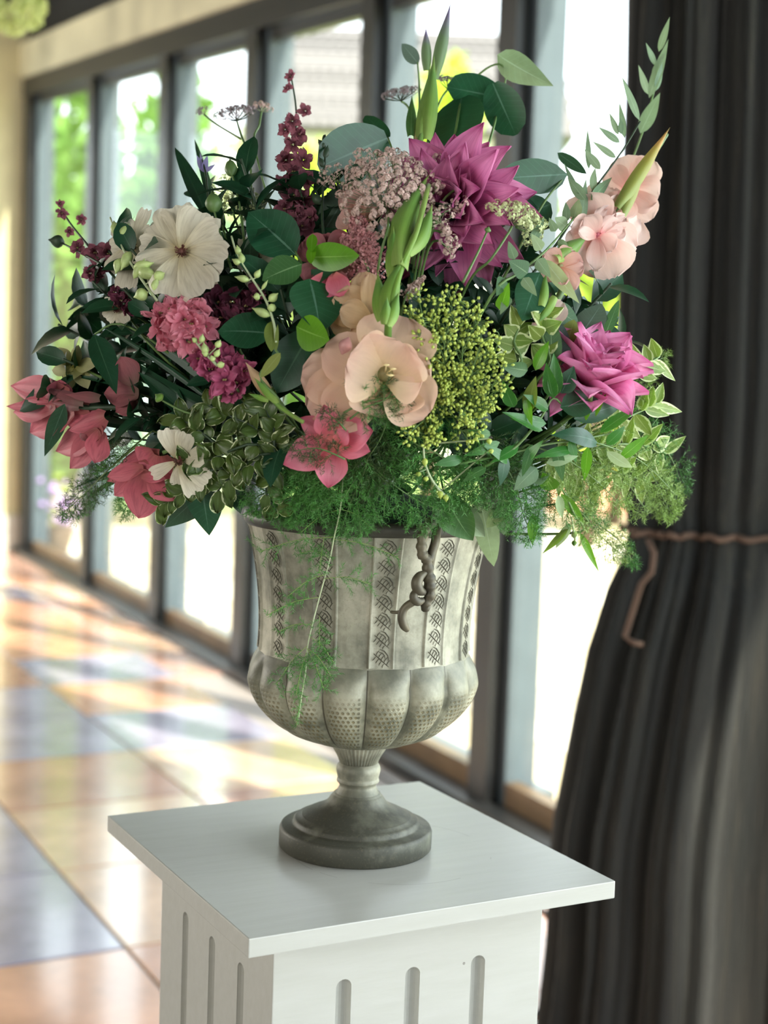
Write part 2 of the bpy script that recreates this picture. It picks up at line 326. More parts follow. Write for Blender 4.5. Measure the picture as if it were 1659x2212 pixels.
# ------------------------------------------------------------ outdoors
mb = MB(); mb.box((0, 0, 0), (1, 1, 1), lambda a, b, c: Wp(-30+80*a, .14+70*b, -.3+.22*c))
lawn = struct('ground_outside', mb, plain('lawn_green', (150, 176, 92), .9, var=.3, scale=1.5))
mb = MB(); mb.box((0, 0, 0), (1, 1, 1), lambda a, b, c: Wp(-4+24*a, .14+9.4*b, -.2+.13*c))
ter = struct('path_terrace', mb, plain('terrace_bedding', (176, 160, 132), .9))
sm = []
for c in [(222, 206, 172), (206, 188, 150), (230, 218, 192), (198, 184, 158)]:
    me = tilemesh(.9, .6, .06, .008); me.materials.append(plain('terrace_slab_stone', c, .8, var=.12, scale=5)); sm.append(me)
for i in range(-2, 14):
    for j in range(15):
        p = Wp(i*.9+.45*(j % 2)+.5, .14+.3+j*.6, 0)
        o = bpy.data.objects.new('paving_slab', R.choice(sm)); COL.objects.link(o); o.parent = ter
        o.matrix_local = Matrix.Translation((p[0], p[1], -.045+R.uniform(-.003, .003))) @ Matrix.Rotation(math.atan2(WD[1], WD[0]), 4, 'Z')
m_bark = plain('bark', (96, 78, 60), .9, var=.3)
fols = {k: plain('foliage_'+k, c, .7, var=.35, scale=1.2) for k, c in {'green': (110, 150, 62), 'lime': (176, 200, 60), 'dark': (84, 122, 58), 'yellow': (190, 190, 88)}.items()}
for k, m_ in fols.items():
    nt = m_.node_tree; pr = next(n for n in nt.nodes if n.type == 'BSDF_PRINCIPLED'); outn = next(n for n in nt.nodes if n.type == 'OUTPUT_MATERIAL')
    tr = nt.nodes.new('ShaderNodeBsdfTranslucent'); mx = nt.nodes.new('ShaderNodeMixShader'); mx.inputs[0].default_value = .4
    nt.links.new(pr.inputs['Base Color'].links[0].from_socket, tr.inputs[0]); nt.links.new(pr.outputs[0], mx.inputs[1]); nt.links.new(tr.outputs[0], mx.inputs[2]); nt.links.new(mx.outputs[0], outn.inputs[0])
def tree(name, label, px, pytop, pybot, d, rad, mat, n=2600, lf=.11, cat='tree'):
    top, bot = at(px, pytop, d), at(px, pybot, d); c = (top+bot)/2; hz = (top[2]-bot[2])/2
    t = root(name, label, cat, (c[0], c[1], -.08), 'garden greenery beyond the glazing')
    m_ = MB(); m_.tube([(c[0], c[1], -.12), (c[0]+.05, c[1], bot[2]*.6), (c[0], c[1], c[2])], [.09, .07, .03], 7); part(t, 'trunk', m_, m_bark)
    rg = np.random.RandomState(int(px*7+d)); V = []; F = []
    lobes = [(nrm(rg.normal(size=3))*rg.uniform(.35, .75), rg.uniform(.3, .5)) for _ in range(14)]
    for k in range(n):
        lc, lr = lobes[rg.randint(14)]; q = (lc+nrm(rg.normal(size=3))*lr*rg.uniform(.6, 1)); q = c+q*np.array([rad, rad, hz])
        a, b = nrm(rg.normal(size=3))*lf, nrm(rg.normal(size=3))*lf*.6; k4 = len(V); V += [q-a, q+b, q+a, q-b]; F.append((k4, k4+1, k4+2, k4+3))
    m_ = MB(); m_.add(V, F); part(t, 'foliage', m_, mat, smooth=False, kind='stuff')
tree('garden_tree', 'tall green garden tree outside the leftmost window panel', 140, 165, 1000, 16, 1.1, fols['green'], 4200, .13)
tree('garden_tree', 'leafy green tree outside the second window panel from the far end', 300, 110, 960, 21, 1.6, fols['green'], 4200, .15)
tree('garden_tree', 'yellowish tree at the right edge of the third window panel', 545, 210, 800, 23.2, .8, fols['yellow'], 1600)
tree('garden_shrub', 'bright lime shrub below the grey tiled roof', 715, 265, 760, 15, 1.0, fols['lime'], 2200, cat='shrub')
tree('garden_shrub', 'low green shrub outside the third window panel', 470, 400, 900, 16.5, 1.2, fols['green'], 2200, cat='shrub')
tree('garden_shrub', 'lime shrub behind the upper gladiolus spike', 950, 110, 420, 14, .42, fols['lime'], 1300, .06, cat='shrub')
tree('garden_shrub', 'green shrub outside the panel beside the dark curtain', 1290, 520, 760, 13.5, .75, fols['lime'], 1500, cat='shrub')
tree('garden_shrub', 'pale yellow-green shrub low behind the dahlia stems', 1110, 380, 560, 15, .45, fols['lime'], 1100, cat='shrub')
tree('garden_shrub', 'low dark shrub by the far end of the terrace', 210, 880, 1120, 15, 1.0, fols['dark'], 1500, cat='shrub')
tree('garden_shrub', 'broad low shrub at the back of the lawn', 560, 760, 960, 21, 1.7, fols['green'], 1500, cat='shrub')
tree('garden_shrub', 'wide low bush at the lawn edge behind the fern', 1330, 880, 1020, 16, 1.2, fols['lime'], 1500, cat='shrub')
# purple flowers in a pot on the terrace
pc = at(118, 1150, 11.6); pt = root('flower_pot', 'purple flowers in a pot outside the leftmost window panel', 'flower pot', (pc[0], pc[1], -.04))
m_ = MB(); m_.tube([(pc[0], pc[1], -.04), (pc[0], pc[1], .12), (pc[0], pc[1], .2)], [.1, .14, .15], 16); part(pt, 'pot', m_, m_bark)
m_ = MB(); m2 = MB(); rg = np.random.RandomState(4)
for k in range(150):
    q = np.array([pc[0], pc[1], .36])+rg.normal(size=3)*np.array([.12, .12, .11])
    (m_ if k % 3 else m2).blob(q, rg.normal(size=3), .05, .022, 6, 3)
part(pt, 'blossoms', m_, plain('blossom_purple', (186, 150, 214), .7), kind='stuff'); part(pt, 'foliage', m2, fols['lime'], kind='stuff')
# house with a tiled roof
hd = 25.; hl, hr = at(560, 820, hd), at(1175, 820, hd); ze, zr = 5.5, 7.7
ho = root('house', 'pale house with a grey tiled roof beyond the garden', 'house', (hl[0]/2+hr[0]/2, hd+2.5, -.08))
m_ = MB(); m_.box((hl[0], hd, -.1), (hr[0], hd+6, ze)); part(ho, 'wall', m_, plain('render_pale', (216, 208, 192), .9), smooth=False)
m_ = MB(); m_.add([(hl[0]-.3, hd-.3, ze-.1), (hr[0]+.3, hd-.3, ze-.1), (hr[0]+.3, hd+3, zr), (hl[0]-.3, hd+3, zr), (hl[0]-.3, hd+6.3, ze-.1), (hr[0]+.3, hd+6.3, ze-.1)], [(0, 1, 2, 3), (3, 2, 5, 4), (0, 3, 4), (1, 5, 2), (0, 4, 5, 1)])
ro = part(ho, 'roof', m_, plain('roof_underlay', (90, 86, 84), .9), smooth=False)
me = MB(); me.box((-.13, -.17, 0), (.13, .17, .035)); me = me.mesh('roof_tile', smooth=False); me.materials.append(plain('roof_tile_grey', (112, 106, 102), .8, var=.15, scale=2))
sl_ = math.atan2(zr-ze+.1, 3.3); nrow = 11; wl = wloc(ro)
for r_ in range(nrow):
    u = (r_+.5)/nrow
    for k in range(27):
        x = hl[0]-.2+(hr[0]-hl[0]+.4)*(k+.5*(r_ % 2))/26.5
        o = bpy.data.objects.new('roof_tile', me); COL.objects.link(o); o.parent = ro
        o.matrix_local = Matrix.Translation((x-wl[0], hd-.3+3.3*u-wl[1], ze-.1+(zr-ze+.1)*u+.03-wl[2])) @ Matrix.Rotation(sl_-.06, 4, 'X')
for x in (hl[0]+.9, hr[0]-1.1):
    m_ = MB(); m_.box((x-.5, hd-.04, 3.4), (x+.5, hd+.02, 4.9)); wn = part(ho, 'window', m_, m_beam, smooth=False)
    m_ = MB(); m_.box((x-.42, hd-.05, 3.48), (x+.42, hd-.03, 4.82)); part(wn, 'pane', m_, plain('house_window_pane', (170, 176, 176), .1), smooth=False)
# salmon garden wall on the right
a = at(1180, 850, 17); b = at(1700, 850, 18.5); gw = root('garden_wall', 'low salmon brick garden wall beyond the lawn', 'wall', (a[0]/2+b[0]/2, 17.7, -.08))
m_ = MB(); m_.box((a[0], 17.6, -.1), (b[0], 17.8, 2.05)); part(gw, 'wall_body', m_, plain('brick_salmon', (222, 166, 136), .9, var=.12, scale=4), smooth=False)
m_ = MB(); m_.box((a[0]-.03, 17.55, 2.05), (b[0]+.03, 17.85, 2.12)); part(gw, 'coping', m_, plain('coping_pale', (214, 196, 172), .9), smooth=False)
# ------------------------------------------------------------ curtain, cord, cable
def curtain():
    d0 = 2.98
    m_curt = NT('curtain_hessian'); t = m_curt; tc = t.n('ShaderNodeTexCoord').outputs['Object']
    sc1 = t.n('ShaderNodeMapping', {0: tc, 3: (46, 46, 2.6)}).outputs[0]
    nz = t.noise(sc1, 1.2, 5, .65); n2 = t.noise(tc, 14, 3)
    c1 = t.ramp(nz, [(.32, lin((8, 8, 8))), (.5, lin((20, 18, 15))), (.62, lin((34, 31, 25))), (.76, lin((66, 60, 48)))])
    c1 = t.mix(t.math('MULTIPLY', n2, .55), c1, lin((18, 26, 21)))
    mt = t.out(t.n('ShaderNodeBsdfPrincipled', {'Base Color': c1, 'Roughness': .85, 'Sheen Weight': .2, 'Normal': t.bump(t.noise(sc1, 6, 4), .4, .01)}).outputs[0])
    ys = [-160, 0, 300, 600, 850, 1000, 1110, 1160, 1215, 1300, 1440, 1600, 1840, 1950, 2060, 2140, 2200, 2420]
    xl = [1396, 1396, 1392, 1387, 1384, 1386, 1392, 1398, 1388, 1362, 1320, 1290, 1248, 1238, 1236, 1232, 1226, 1205]
    pts = []; nU = 220
    for y, x in zip(ys, xl):
        pl = at(x, y, d0); pr = at(1980 if y < 1000 or y > 1300 else 1960, y, d0+.1)
        wdt = pr[0]-pl[0]; dep = .13 if not 1090 < y < 1230 else .09
        row = []
        for k in range(nU):
            a = 2*pi*k/nU; cx = (pl[0]+pr[0])/2
            ca, sa = cos(a), sin(a)
            ex = math.copysign(abs(ca)**.7, ca)*wdt/2; ey = math.copysign(abs(sa)**.7, sa)*dep
            ph = a*13+.7*sin(y*.002+a); am = .02 if not 1100 < y < 1220 else .012
            w_ = am*(sin(ph)+.5*sin(a*23+y*.0006+1)+.35*sin(a*41+y*.0009)+.22*sin(a*67+2)); row.append((cx+ex+ca*w_, d0+.12+ey+sa*w_, max(pl[2], .004)))
        pts.append(row)
    m_ = MB(); n_ = len(pts)
    V = [q for r_ in pts for q in r_]
    F = [(i*nU+k, i*nU+(k+1) % nU, (i+1)*nU+(k+1) % nU, (i+1)*nU+k) for i in range(n_-1) for k in range(nU)]
    m_.add(V, F); cu = root('curtain', 'dark brown-green gathered curtain tied with cord beside the glazing', 'curtain', (pts[-1][0][0], d0+.12, 0))
    part(cu, 'gathered_cloth', m_, mt)
    y = 1160; row = pts[7]; m_ = MB(); m_.tube([(q[0]+(.012 if q[0] > .9 else -.012), q[1]-.012*(1 if q[1] < d0+.12 else -1), at(1396, 1160, d0)[2]+.003*sin(k)) for k, q in enumerate(row)]+[row[0]], .007, 6)
    mc = plain('tie_cord_brown', (96, 74, 60), .8)
    part(cu, 'tie_cord', m_, mc)
    m_ = MB(); m_.tube([at(1400, 1165, d0-.03), at(1413, 1195, d0-.05), at(1408, 1235, d0-.05), at(1385, 1262, d0-.04), at(1350, 1375, d0-.03), at(1368, 1388, d0-.045), at(1388, 1392, d0-.04)], .006, 6); part(cu, 'cord_end', m_, mc)
curtain()
mcab = plain('cable_black', (40, 40, 44), .5)
m_ = MB(); pth = [onz(x, y, .006) for x, y in [(-260, 1235), (-60, 1262), (60, 1275), (170, 1310), (260, 1350), (380, 1385), (520, 1470), (640, 1560), (800, 1660), (1000, 1800), (1180, 1972), (1230, 2012), (1330, 2060)]]
def smoothp(p, n=6):
    p = [np.asarray(q, float) for q in p]; o = []
    for i in range(len(p)-1):
        a, b, c, d = p[max(i-1, 0)], p[i], p[i+1], p[min(i+2, len(p)-1)]
        for k in range(n):
            u = k/n; o.append(.5*((2*b)+(c-a)*u+(2*a-5*b+4*c-d)*u*u+(3*b-a-3*c+d)*u**3))
    return o+[p[-1]]
m_.tube(smoothp(pth), .006, 6); tag(part(None, 'cable', m_, mcab, origin=pth[5]), 'thin dark cable lying along the tiled floor', 'cable')
pth = [onz(x, y, .006) for x, y in [(1130, 2200), (1165, 2186), (1195, 2192), (1215, 2230), (1225, 2290)]]
m_ = MB(); m_.tube(smoothp(pth), .006, 6); tag(part(None, 'cable', m_, mcab, origin=pth[1]), 'loop of black cable on the floor at the curtain foot', 'cable')
# pale blossoms hanging in at the top left
hc = at(20, 12, 4.0); hb = root('hanging_flowers', 'pale green hydrangea cluster hanging at the top left corner', 'flowers', hc)
m_ = MB(); m_.tube([hc, hc+np.array([0, 0, .5]), (hc[0], hc[1], 4.04)], .006, 5); part(hb, 'cord', m_, mcab)
m_ = MB(); rg = np.random.RandomState(8)
for k in range(260):
    q = hc+nrm(rg.normal(size=3))*np.array([.085, .1, .062]); a = nrm(rg.normal(size=3))*.02; b = nrm(np.cross(a, rg.normal(size=3)))*.02
    m_.add([q-a, q+b, q+a, q-b], [(0, 1, 2, 3)])
part(hb, 'blossoms', m_, petalm('petal_hydrangea_pale', [(0, (224, 232, 168)), (1, (240, 244, 206))], tl=.5), kind='stuff')
# ------------------------------------------------------------ pedestal
PX, PY, PZ, YAW = -.02506, 1.55313, .92485, .49544
cy_, sy_ = cos(YAW), sin(YAW)
def Pd(a, b, z): return np.array([PX+cy_*a-sy_*b, PY+sy_*a+cy_*b, z])
t = NT('pedestal_white_paint'); tc = t.n('ShaderNodeTexCoord').outputs['Object']
nz = t.noise(t.n('ShaderNodeMapping', {0: tc, 3: (9, 60, 60)}).outputs[0], 1.5, 4); sp = t.n('ShaderNodeTexVoronoi', {'Vector': tc, 'Scale': 22.}); 
spk = t.math('LESS_THAN', sp.outputs['Distance'], .035)
n3 = t.math('GREATER_THAN', t.noise(tc, 9, 2), .55); ck = t.math('MULTIPLY', spk, n3)
pc_ = t.mix(t.math('MULTIPLY', ck, .75), t.ramp(nz, [(.3, lin((178, 178, 170))), (.7, lin((183, 183, 176)))]), lin((110, 105, 98)))
# faint ring left by the urn's foot
sx = t.n('ShaderNodeSeparateXYZ', {0: tc}); dx = t.math('SUBTRACT', sx.outputs[0], .035); dy = t.math('SUBTRACT', sx.outputs[1], -.03)
rr = t.math('SQRT', t.math('ADD', t.math('MULTIPLY', dx, dx), t.math('MULTIPLY', dy, dy)))
ring = t.math('MULTIPLY', t.math('LESS_THAN', t.math('ABSOLUTE', t.math('SUBTRACT', rr, .105)), .0006), t.math('GREATER_THAN', t.noise(tc, 14, 2), .47))
pc_ = t.mix(t.math('MULTIPLY', ring, .45), pc_, lin((130, 126, 118)))
m_ped = t.out(t.n('ShaderNodeBsdfPrincipled', {'Base Color': pc_, 'Roughness': .33, 'Normal': t.bump(t.math('SUBTRACT', nz, ck), .25, .0015)}).outputs[0])
ped = root('pedestal', 'white painted square wooden pedestal carrying the urn', 'pedestal', (PX, PY, 0)); ped.rotation_euler[2] = YAW
def local_obj(name, bm_, mat, smooth=False):
    me = bpy.data.meshes.new(name); bm_.to_mesh(me); bm_.free(); me.materials.append(mat)
    o = bpy.data.objects.new(name, me); COL.objects.link(o); o.parent = ped; return o
def bmbox(lo, hi, bev=0, seg=2):
    b = bmesh.new(); bmesh.ops.create_cube(b, size=1)
    for v in b.verts: v.co = Vector([lo[i]+(hi[i]-lo[i])*(v.co[i]+.5) for i in range(3)])
    if bev: bmesh.ops.bevel(b, geom=b.edges[:], offset=bev, segments=seg, affect='EDGES', profile=.6)
    return b
local_obj('top_slab', bmbox((-.2, -.2, PZ-.018), (.2, .2, PZ), .0012), m_ped)
HB = .15; BO = (-.0027, -.0004)
bm_ = bmbox((BO[0]-HB, BO[1]-HB, .1), (BO[0]+HB, BO[1]+HB, PZ-.0182), .0012)
body = local_obj('body', bm_, m_ped)
cut = bmesh.new()
def flute(side, c, top):
    """vertical round-topped groove; side 0 = -y face, 1 = -x face, 2 = +y, 3 = +x"""
    b = bmesh.new(); r = .0088
    bmesh.ops.create_uvsphere(b, u_segments=20, v_segments=12, radius=r)
    for v in b.verts:
        if v.co.z < 1e-5: v.co.z = v.co.z-(top-.19)
    for v in b.verts: v.co += Vector((c, -HB, top-r)); v.co.y += 0.0015
    bmesh.ops.rotate(b, verts=b.verts, cent=(0, 0, 0), matrix=Matrix.Rotation(-side*pi/2, 3, 'Z'))
    for v in b.verts: v.co += Vector((BO[0], BO[1], 0))
    me = bpy.data.meshes.new('t'); b.to_mesh(me); b.free(); cut.from_mesh(me); bpy.data.meshes.remove(me)
def facez(px, py):
    n = np.array([sy_, -cy_, 0]); p0 = Pd(BO[0], BO[1]-HB, .8); r_ = ray(px, py); k = ((p0-CAM)@n)/(r_@n); q = CAM+r_*k
    dq = q-np.array([PX, PY, 0]); return cy_*dq[0]+sy_*dq[1], q[2]
F0 = [facez(743, 2118), facez(892, 2093), facez(1033, 2073)]
for x_, z_ in F0:
    for sd_ in range(4): flute(sd_, x_-BO[0], F0[1][1]+.002)
me = bpy.data.meshes.new('cutter'); cut.to_mesh(me); cut.free(); co = bpy.data.objects.new('cutter', me); COL.objects.link(co); co.parent = ped
md = body.modifiers.new('b', 'BOOLEAN'); md.object = co; md.operation = 'DIFFERENCE'; md.solver = 'EXACT'
dg = bpy.context.evaluated_depsgraph_get(); dg.update(); nm = bpy.data.meshes.new_from_object(body.evaluated_get(dg)); body.modifiers.clear(); body.data = nm
bpy.data.objects.remove(co)
local_obj('plinth', bmbox((BO[0]-HB-.03, BO[1]-HB-.03, 0), (BO[0]+HB+.03, BO[1]+HB+.03, .1), .004), m_ped)
# ------------------------------------------------------------ urn
UX, UY = -.0185, 1.558
TILT = -.008
def UT(x, y, z):   # urn frame -> world; the urn leans a touch
    return np.array([UX+x+z*.011, UY+y, PZ+z])
def urnm():
    t = NT('urn_weathered_metal'); tc = t.n('ShaderNodeTexCoord').outputs['Object']
    n1 = t.noise(tc, 16, 5, .65); n2 = t.noise(t.n('ShaderNodeMapping', {0: tc, 3: (60, 60, 12)}).outputs[0], 1, 4, .6); n3 = t.noise(tc, 420, 2)
    z = t.n('ShaderNodeSeparateXYZ', {0: tc}).outputs[2]
    # dirty patina on foot and neck, paler wash on the bowl
    foot = t.n('ShaderNodeMapRange', {0: z, 1: .035, 2: .075, 3: .30, 4: 0.}).outputs[0]
    mixv = t.math('ADD', t.math('MULTIPLY', n1, .75), t.math('MULTIPLY', n2, .25)); mixv = t.math('SUBTRACT', mixv, foot)
    col = t.ramp(mixv, [(.22, lin((66, 66, 56))), (.38, lin((106, 106, 92))), (.5, lin((152, 150, 132))), (.66, lin((194, 190, 170)))])
    col = t.mix(t.math('MULTIPLY', t.math('GREATER_THAN', n3, .62), .2), col, lin((120, 112, 88)))
    return t.out(t.n('ShaderNodeBsdfPrincipled', {'Base Color': col, 'Roughness': .55, 'Metallic': .12, 'Normal': t.bump(t.math('ADD', n3, t.math('MULTIPLY', n2, 2.)), .2, .0008)}).outputs[0])
m_urn = urnm()
m_pat = plain('urn_dark_patina', (70, 66, 50), .6, .1, .3, 60)
m_rim = plain('urn_rim_dark', (64, 62, 52), .5, .2, .3, 30)
urn = root('urn', 'weathered grey metal pedestal urn with fluted lobes holding the bouquet', 'urn', UT(0, 0, 0))
def lathe(prof, n, rad=lambda a, z, r: r):
    V = []; U = []
    for j, (r_, z_) in enumerate(prof):
        for k in range(n):
            a = 2*pi*k/n; q = rad(a, z_, r_); V.append(UT(q*sin(a), -q*cos(a), z_)); U.append((k/n, z_))
    m_ = MB(); m_.add(V, [(j*n+k, j*n+(k+1) % n, (j+1)*n+(k+1) % n, (j+1)*n+k) for j in range(len(prof)-1) for k in range(n)], U); return m_
def catm(pts, n=6): return [tuple(q) for q in smoothp([np.array(p) for p in pts], n)]
part(urn, 'foot', lathe([(.001, 0), (.079, 0), (.081, .002), (.081, .019), (.0795, .0225), (.078, .0232), (.068, .0245), (.0665, .026), (.0665, .029), (.064, .031), (.058, .0325), (.0575, .034)]+catm([(.0575, .034), (.052, .037), (.042, .0415), (.033, .047), (.0285, .053), (.0265, .0555)], 3)+[(.0245, .0565), (.0245, .058), (.001, .058)], 96), m_urn, 'dark brushed round foot')
part(urn, 'knop', lathe(catm([(.0235, .057), (.0215, .061), (.0195, .0655), (.0205, .0685), (.0225, .0705), (.0222, .073), (.0218, .0745), (.0225, .078), (.0235, .083), (.0225, .0875), (.020, .0905)], 4), 72), m_urn)
part(urn, 'neck_collar', lathe(catm([(.019, .0895), (.0205, .094), (.0235, .100), (.0275, .1065), (.0305, .1125)], 4), 168, lambda a, z, r: r+.0011*cos(a*42)), m_urn, 'fluted collar')
low = catm([(.028, .112), (.045, .1145), (.066, .121), (.086, .1305), (.104, .146), (.116, .163), (.1215, .178), (.1215, .187), (.118, .199), (.1125, .2085), (.1105, .2115)], 6)
NL = 16; LO = radians(3.0)
def lobe(a, z, r):
    tt = ((a-LO)*NL/(2*pi)) % 1; k = math.sqrt(max(0, 1-(2*tt-1)**2*.97)); amp = .095*min(1, (z-.11)/.02)*min(1, max(0, (.213-z)/.022))
    return r*(1-amp*(1-k)*1.25)
def urnlobem():
    t = NT('urn_hammered_metal'); uvn = t.n('ShaderNodeSeparateXYZ', {0: t.n('ShaderNodeTexCoord').outputs['UV']}); tc = t.n('ShaderNodeTexCoord').outputs['Object']
    u = t.math('MULTIPLY', uvn.outputs[0], 16.); u = t.math('FRACT', t.math('SUBTRACT', u, LO*NL/(2*pi)-1)); z = uvn.outputs[1]
    # hexagonal field of punched dimples in the lower middle of each lobe
    gx = t.math('MULTIPLY', u, 9.); gy = t.math('MULTIPLY', z, 205.)
    row = t.math('FLOOR', gy); off = t.math('MULTIPLY', t.math('MODULO', row, 2.), .5)
    fx = t.math('SUBTRACT', t.math('FRACT', t.math('ADD', gx, off)), .5); fy = t.math('SUBTRACT', t.math('FRACT', gy), .5)
    dd = t.math('SQRT', t.math('ADD', t.math('MULTIPLY', fx, fx), t.math('MULTIPLY', fy, fy)))
    dot = t.n('ShaderNodeMapRange', {0: dd, 1: .22, 2: .36, 3: 1., 4: 0.}).outputs[0]
    mu = t.n('ShaderNodeMapRange', {0: t.math('ABSOLUTE', t.math('SUBTRACT', u, .5)), 1: .3, 2: .42, 3: 1., 4: 0.}).outputs[0]
    mz = t.n('ShaderNodeMapRange', {0: z, 1: .165, 2: .185, 3: 1., 4: 0.}).outputs[0]
    dot = t.math('MULTIPLY', t.math('MULTIPLY', dot, mu), mz)
    n1 = t.noise(tc, 22, 5, .65); n3 = t.noise(tc, 420, 2)
    col = t.ramp(n1, [(.25, lin((66, 66, 54))), (.42, lin((112, 112, 94))), (.55, lin((152, 150, 128))), (.7, lin((192, 188, 164)))])
    top = t.n('ShaderNodeMapRange', {0: z, 1: .165, 2: .2, 3: 0., 4: .55}).outputs[0]
    col = t.mix(t.math('MULTIPLY', top, t.math('ADD', n1, .3)), col, lin((96, 96, 86)))
    col = t.mix(t.math('MULTIPLY', dot, .75), col, lin((112, 98, 58)))
    seam = t.math('GREATER_THAN', t.math('ABSOLUTE', t.math('SUBTRACT', u, .5)), .484); col = t.mix(t.math('MULTIPLY', seam, .8), col, lin((60, 54, 38)))
    return t.out(t.n('ShaderNodeBsdfPrincipled', {'Base Color': col, 'Roughness': .5, 'Metallic': .12, 'Normal': t.bump(t.math('SUBTRACT', t.math('MULTIPLY', n3, .15), dot), .8, .0012)}).outputs[0])
part(urn, 'lobed_bowl', lathe(low, 320, lobe), urnlobem(), 'hammered lobed lower bowl')
upz = catm([(.1105, .2105), (.1095, .222), (.1095, .245), (.1115, .272), (.1155, .30), (.1205, .325), (.126, .345), (.128, .350)], 5)
part(urn, 'upper_bowl', lathe(upz, 144), m_urn)
def rup(z):
    zs = [p[1] for p in upz]; rs = [p[0] for p in upz]; return float(np.interp(z, zs, rs))
def rim_r(): return .128
part(urn, 'rim', lathe([(.117, .343), (.128, .343), (.1305, .346), (.1315, .3505), (.1305, .355), (.127, .357), (.122, .356), (.118, .35), (.108, .25), (.10, .2), (.05, .15), (.001, .14)], 96), m_rim, 'dark rolled rim')
# twelve raised strips with a stamped leaf scroll
zz = np.linspace(.2125, .343, 14); AO = radians(9.5)
for k in range(12):
    a0 = AO+k*pi/6; hw = .0108
    def sp_(z, off, lift):
        r_ = rup(z)+lift; a = a0+off/rup(z)*(rup(z)/.115); return UT(r_*sin(a), -r_*cos(a), z)
    m_ = MB(); V = []
    cols = [(-hw-.0035, -.0004), (-hw-.0025, .0022), (-hw-.0008, .0022), (-hw, .0008), (-hw*.5, .0013), (hw*.5, .0013), (hw, .0008), (hw+.0008, .0022), (hw+.0025, .0022), (hw+.0035, -.0004)]
    for z in zz:
        for o_, l_ in cols: V.append(sp_(z, o_, l_))
    nc = len(cols); m_.add(V, [(i*nc+j, i*nc+j+1, (i+1)*nc+j+1, (i+1)*nc+j) for i in range(len(zz)-1) for j in range(nc-1)])
    st = part(urn, 'strip', m_, m_urn, smooth=True)
    m_ = MB()
    def stroke(pts, w_):
        q = [sp_(z, x, .00175) for x, z in pts]; m_.tube(q, [w_*.5]+[w_]*(len(q)-2)+[w_*.4] if len(q) > 2 else w_, 4, False)
    z0 = .2165; step = .0182
    while z0 < .337:
        h = min(1, (.341-z0)/step)
        if h < .8: break
        # beaded diagonal rib
        stroke([(-.0078, z0+.011), (0, z0+.0045), (.0078, z0-.002)], .00055)
        for q in range(5):
            x = -.0055+q*.0028; zb = z0+.0092-q*.0024
            stroke([(x, zb), (x+.0012, zb+.0026), (x+.0034, zb+.0052)], .0004)
            if q < 4: stroke([(x, zb-.0012), (x-.0016, zb-.0034), (x-.0034+.0006*q, zb-.0052)], .0004)
        # curling leaf above the rib
        stroke([(.0075, z0+.004), (.0068, z0+.009), (.003, z0+.0135), (-.002, z0+.0155)], .0005)
        stroke([(.004, z0+.006), (.0035, z0+.009), (.001, z0+.0115), (-.003, z0+.0128)], .0004)
        z0 += step
    part(st, 'leaf_scroll', m_, m_pat)
# scroll handle at the right of the front
def hp(px, py, d): return at(px, py, d)
m_ = MB()
H = [(948, 1118, 1.452, 9), (930, 1130, 1.436, 11), (916, 1146, 1.424, 11), (911, 1172, 1.420, 10), (912, 1196, 1.420, 10), (922, 1210, 1.424, 10), (925, 1235, 1.427, 11), (928, 1262, 1.429, 12), (929, 1285, 1.430, 10), (918, 1305, 1.432, 10), (922, 1318, 1.436, 7)]
pts = smoothp([hp(a, b, c) for a, b, c, _ in H], 5); rad = [x[0]*MPX*1.12 for x in smoothp([np.array([h[3]]) for h in H], 5)]
rad = [r_*(1+.16*sin(i*1.6)) for i, r_ in enumerate(rad)]
m_.tube(pts, rad, 10)
for (H2) in ([(950, 1122, 1.45, 8), (944, 1145, 1.438, 8), (940, 1172, 1.432, 8), (932, 1196, 1.43, 8), (926, 1212, 1.428, 8)], [(921, 1236, 1.424, 4), (906, 1246, 1.42, 9), (900, 1260, 1.418, 10), (904, 1274, 1.42, 10), (916, 1280, 1.425, 6)], [(908, 1276, 1.422, 5), (896, 1282, 1.42, 7), (894, 1292, 1.42, 8), (902, 1300, 1.422, 8), (914, 1296, 1.426, 5)], [(908, 1296, 1.424, 6), (890, 1302, 1.423, 7), (874, 1314, 1.424, 7), (868, 1332, 1.425, 8), (872, 1350, 1.427, 8), (880, 1361, 1.432, 5)], [(868, 1322, 1.425, 4), (856, 1323, 1.435, 3), (846, 1322, 1.452, 3)]):
    m_.tube(smoothp([hp(a, b, c) for a, b, c, _ in H2], 4), [x[0]*MPX*1.2 for x in smoothp([np.array([h[3]]) for h in H2], 4)], 9)
part(urn, 'handle', m_, plain('urn_handle_metal', (84, 78, 62), .5, .2, .6, 45), 'dark cast scroll handle')
# foam inside
m_ = MB(); m_.blob(UT(0, 0, .35), (0, 0, 1), .06, .11, 20, 8, lambda u: math.sqrt(max(.01, 1-(2*u-1)**2)))
tag(part(None, 'floral_foam', m_, plain('foam_dark_green', (24, 44, 30), .9), origin=UT(0, 0, .33)), 'dark green floral foam filling the urn mouth under the stems', 'foam')
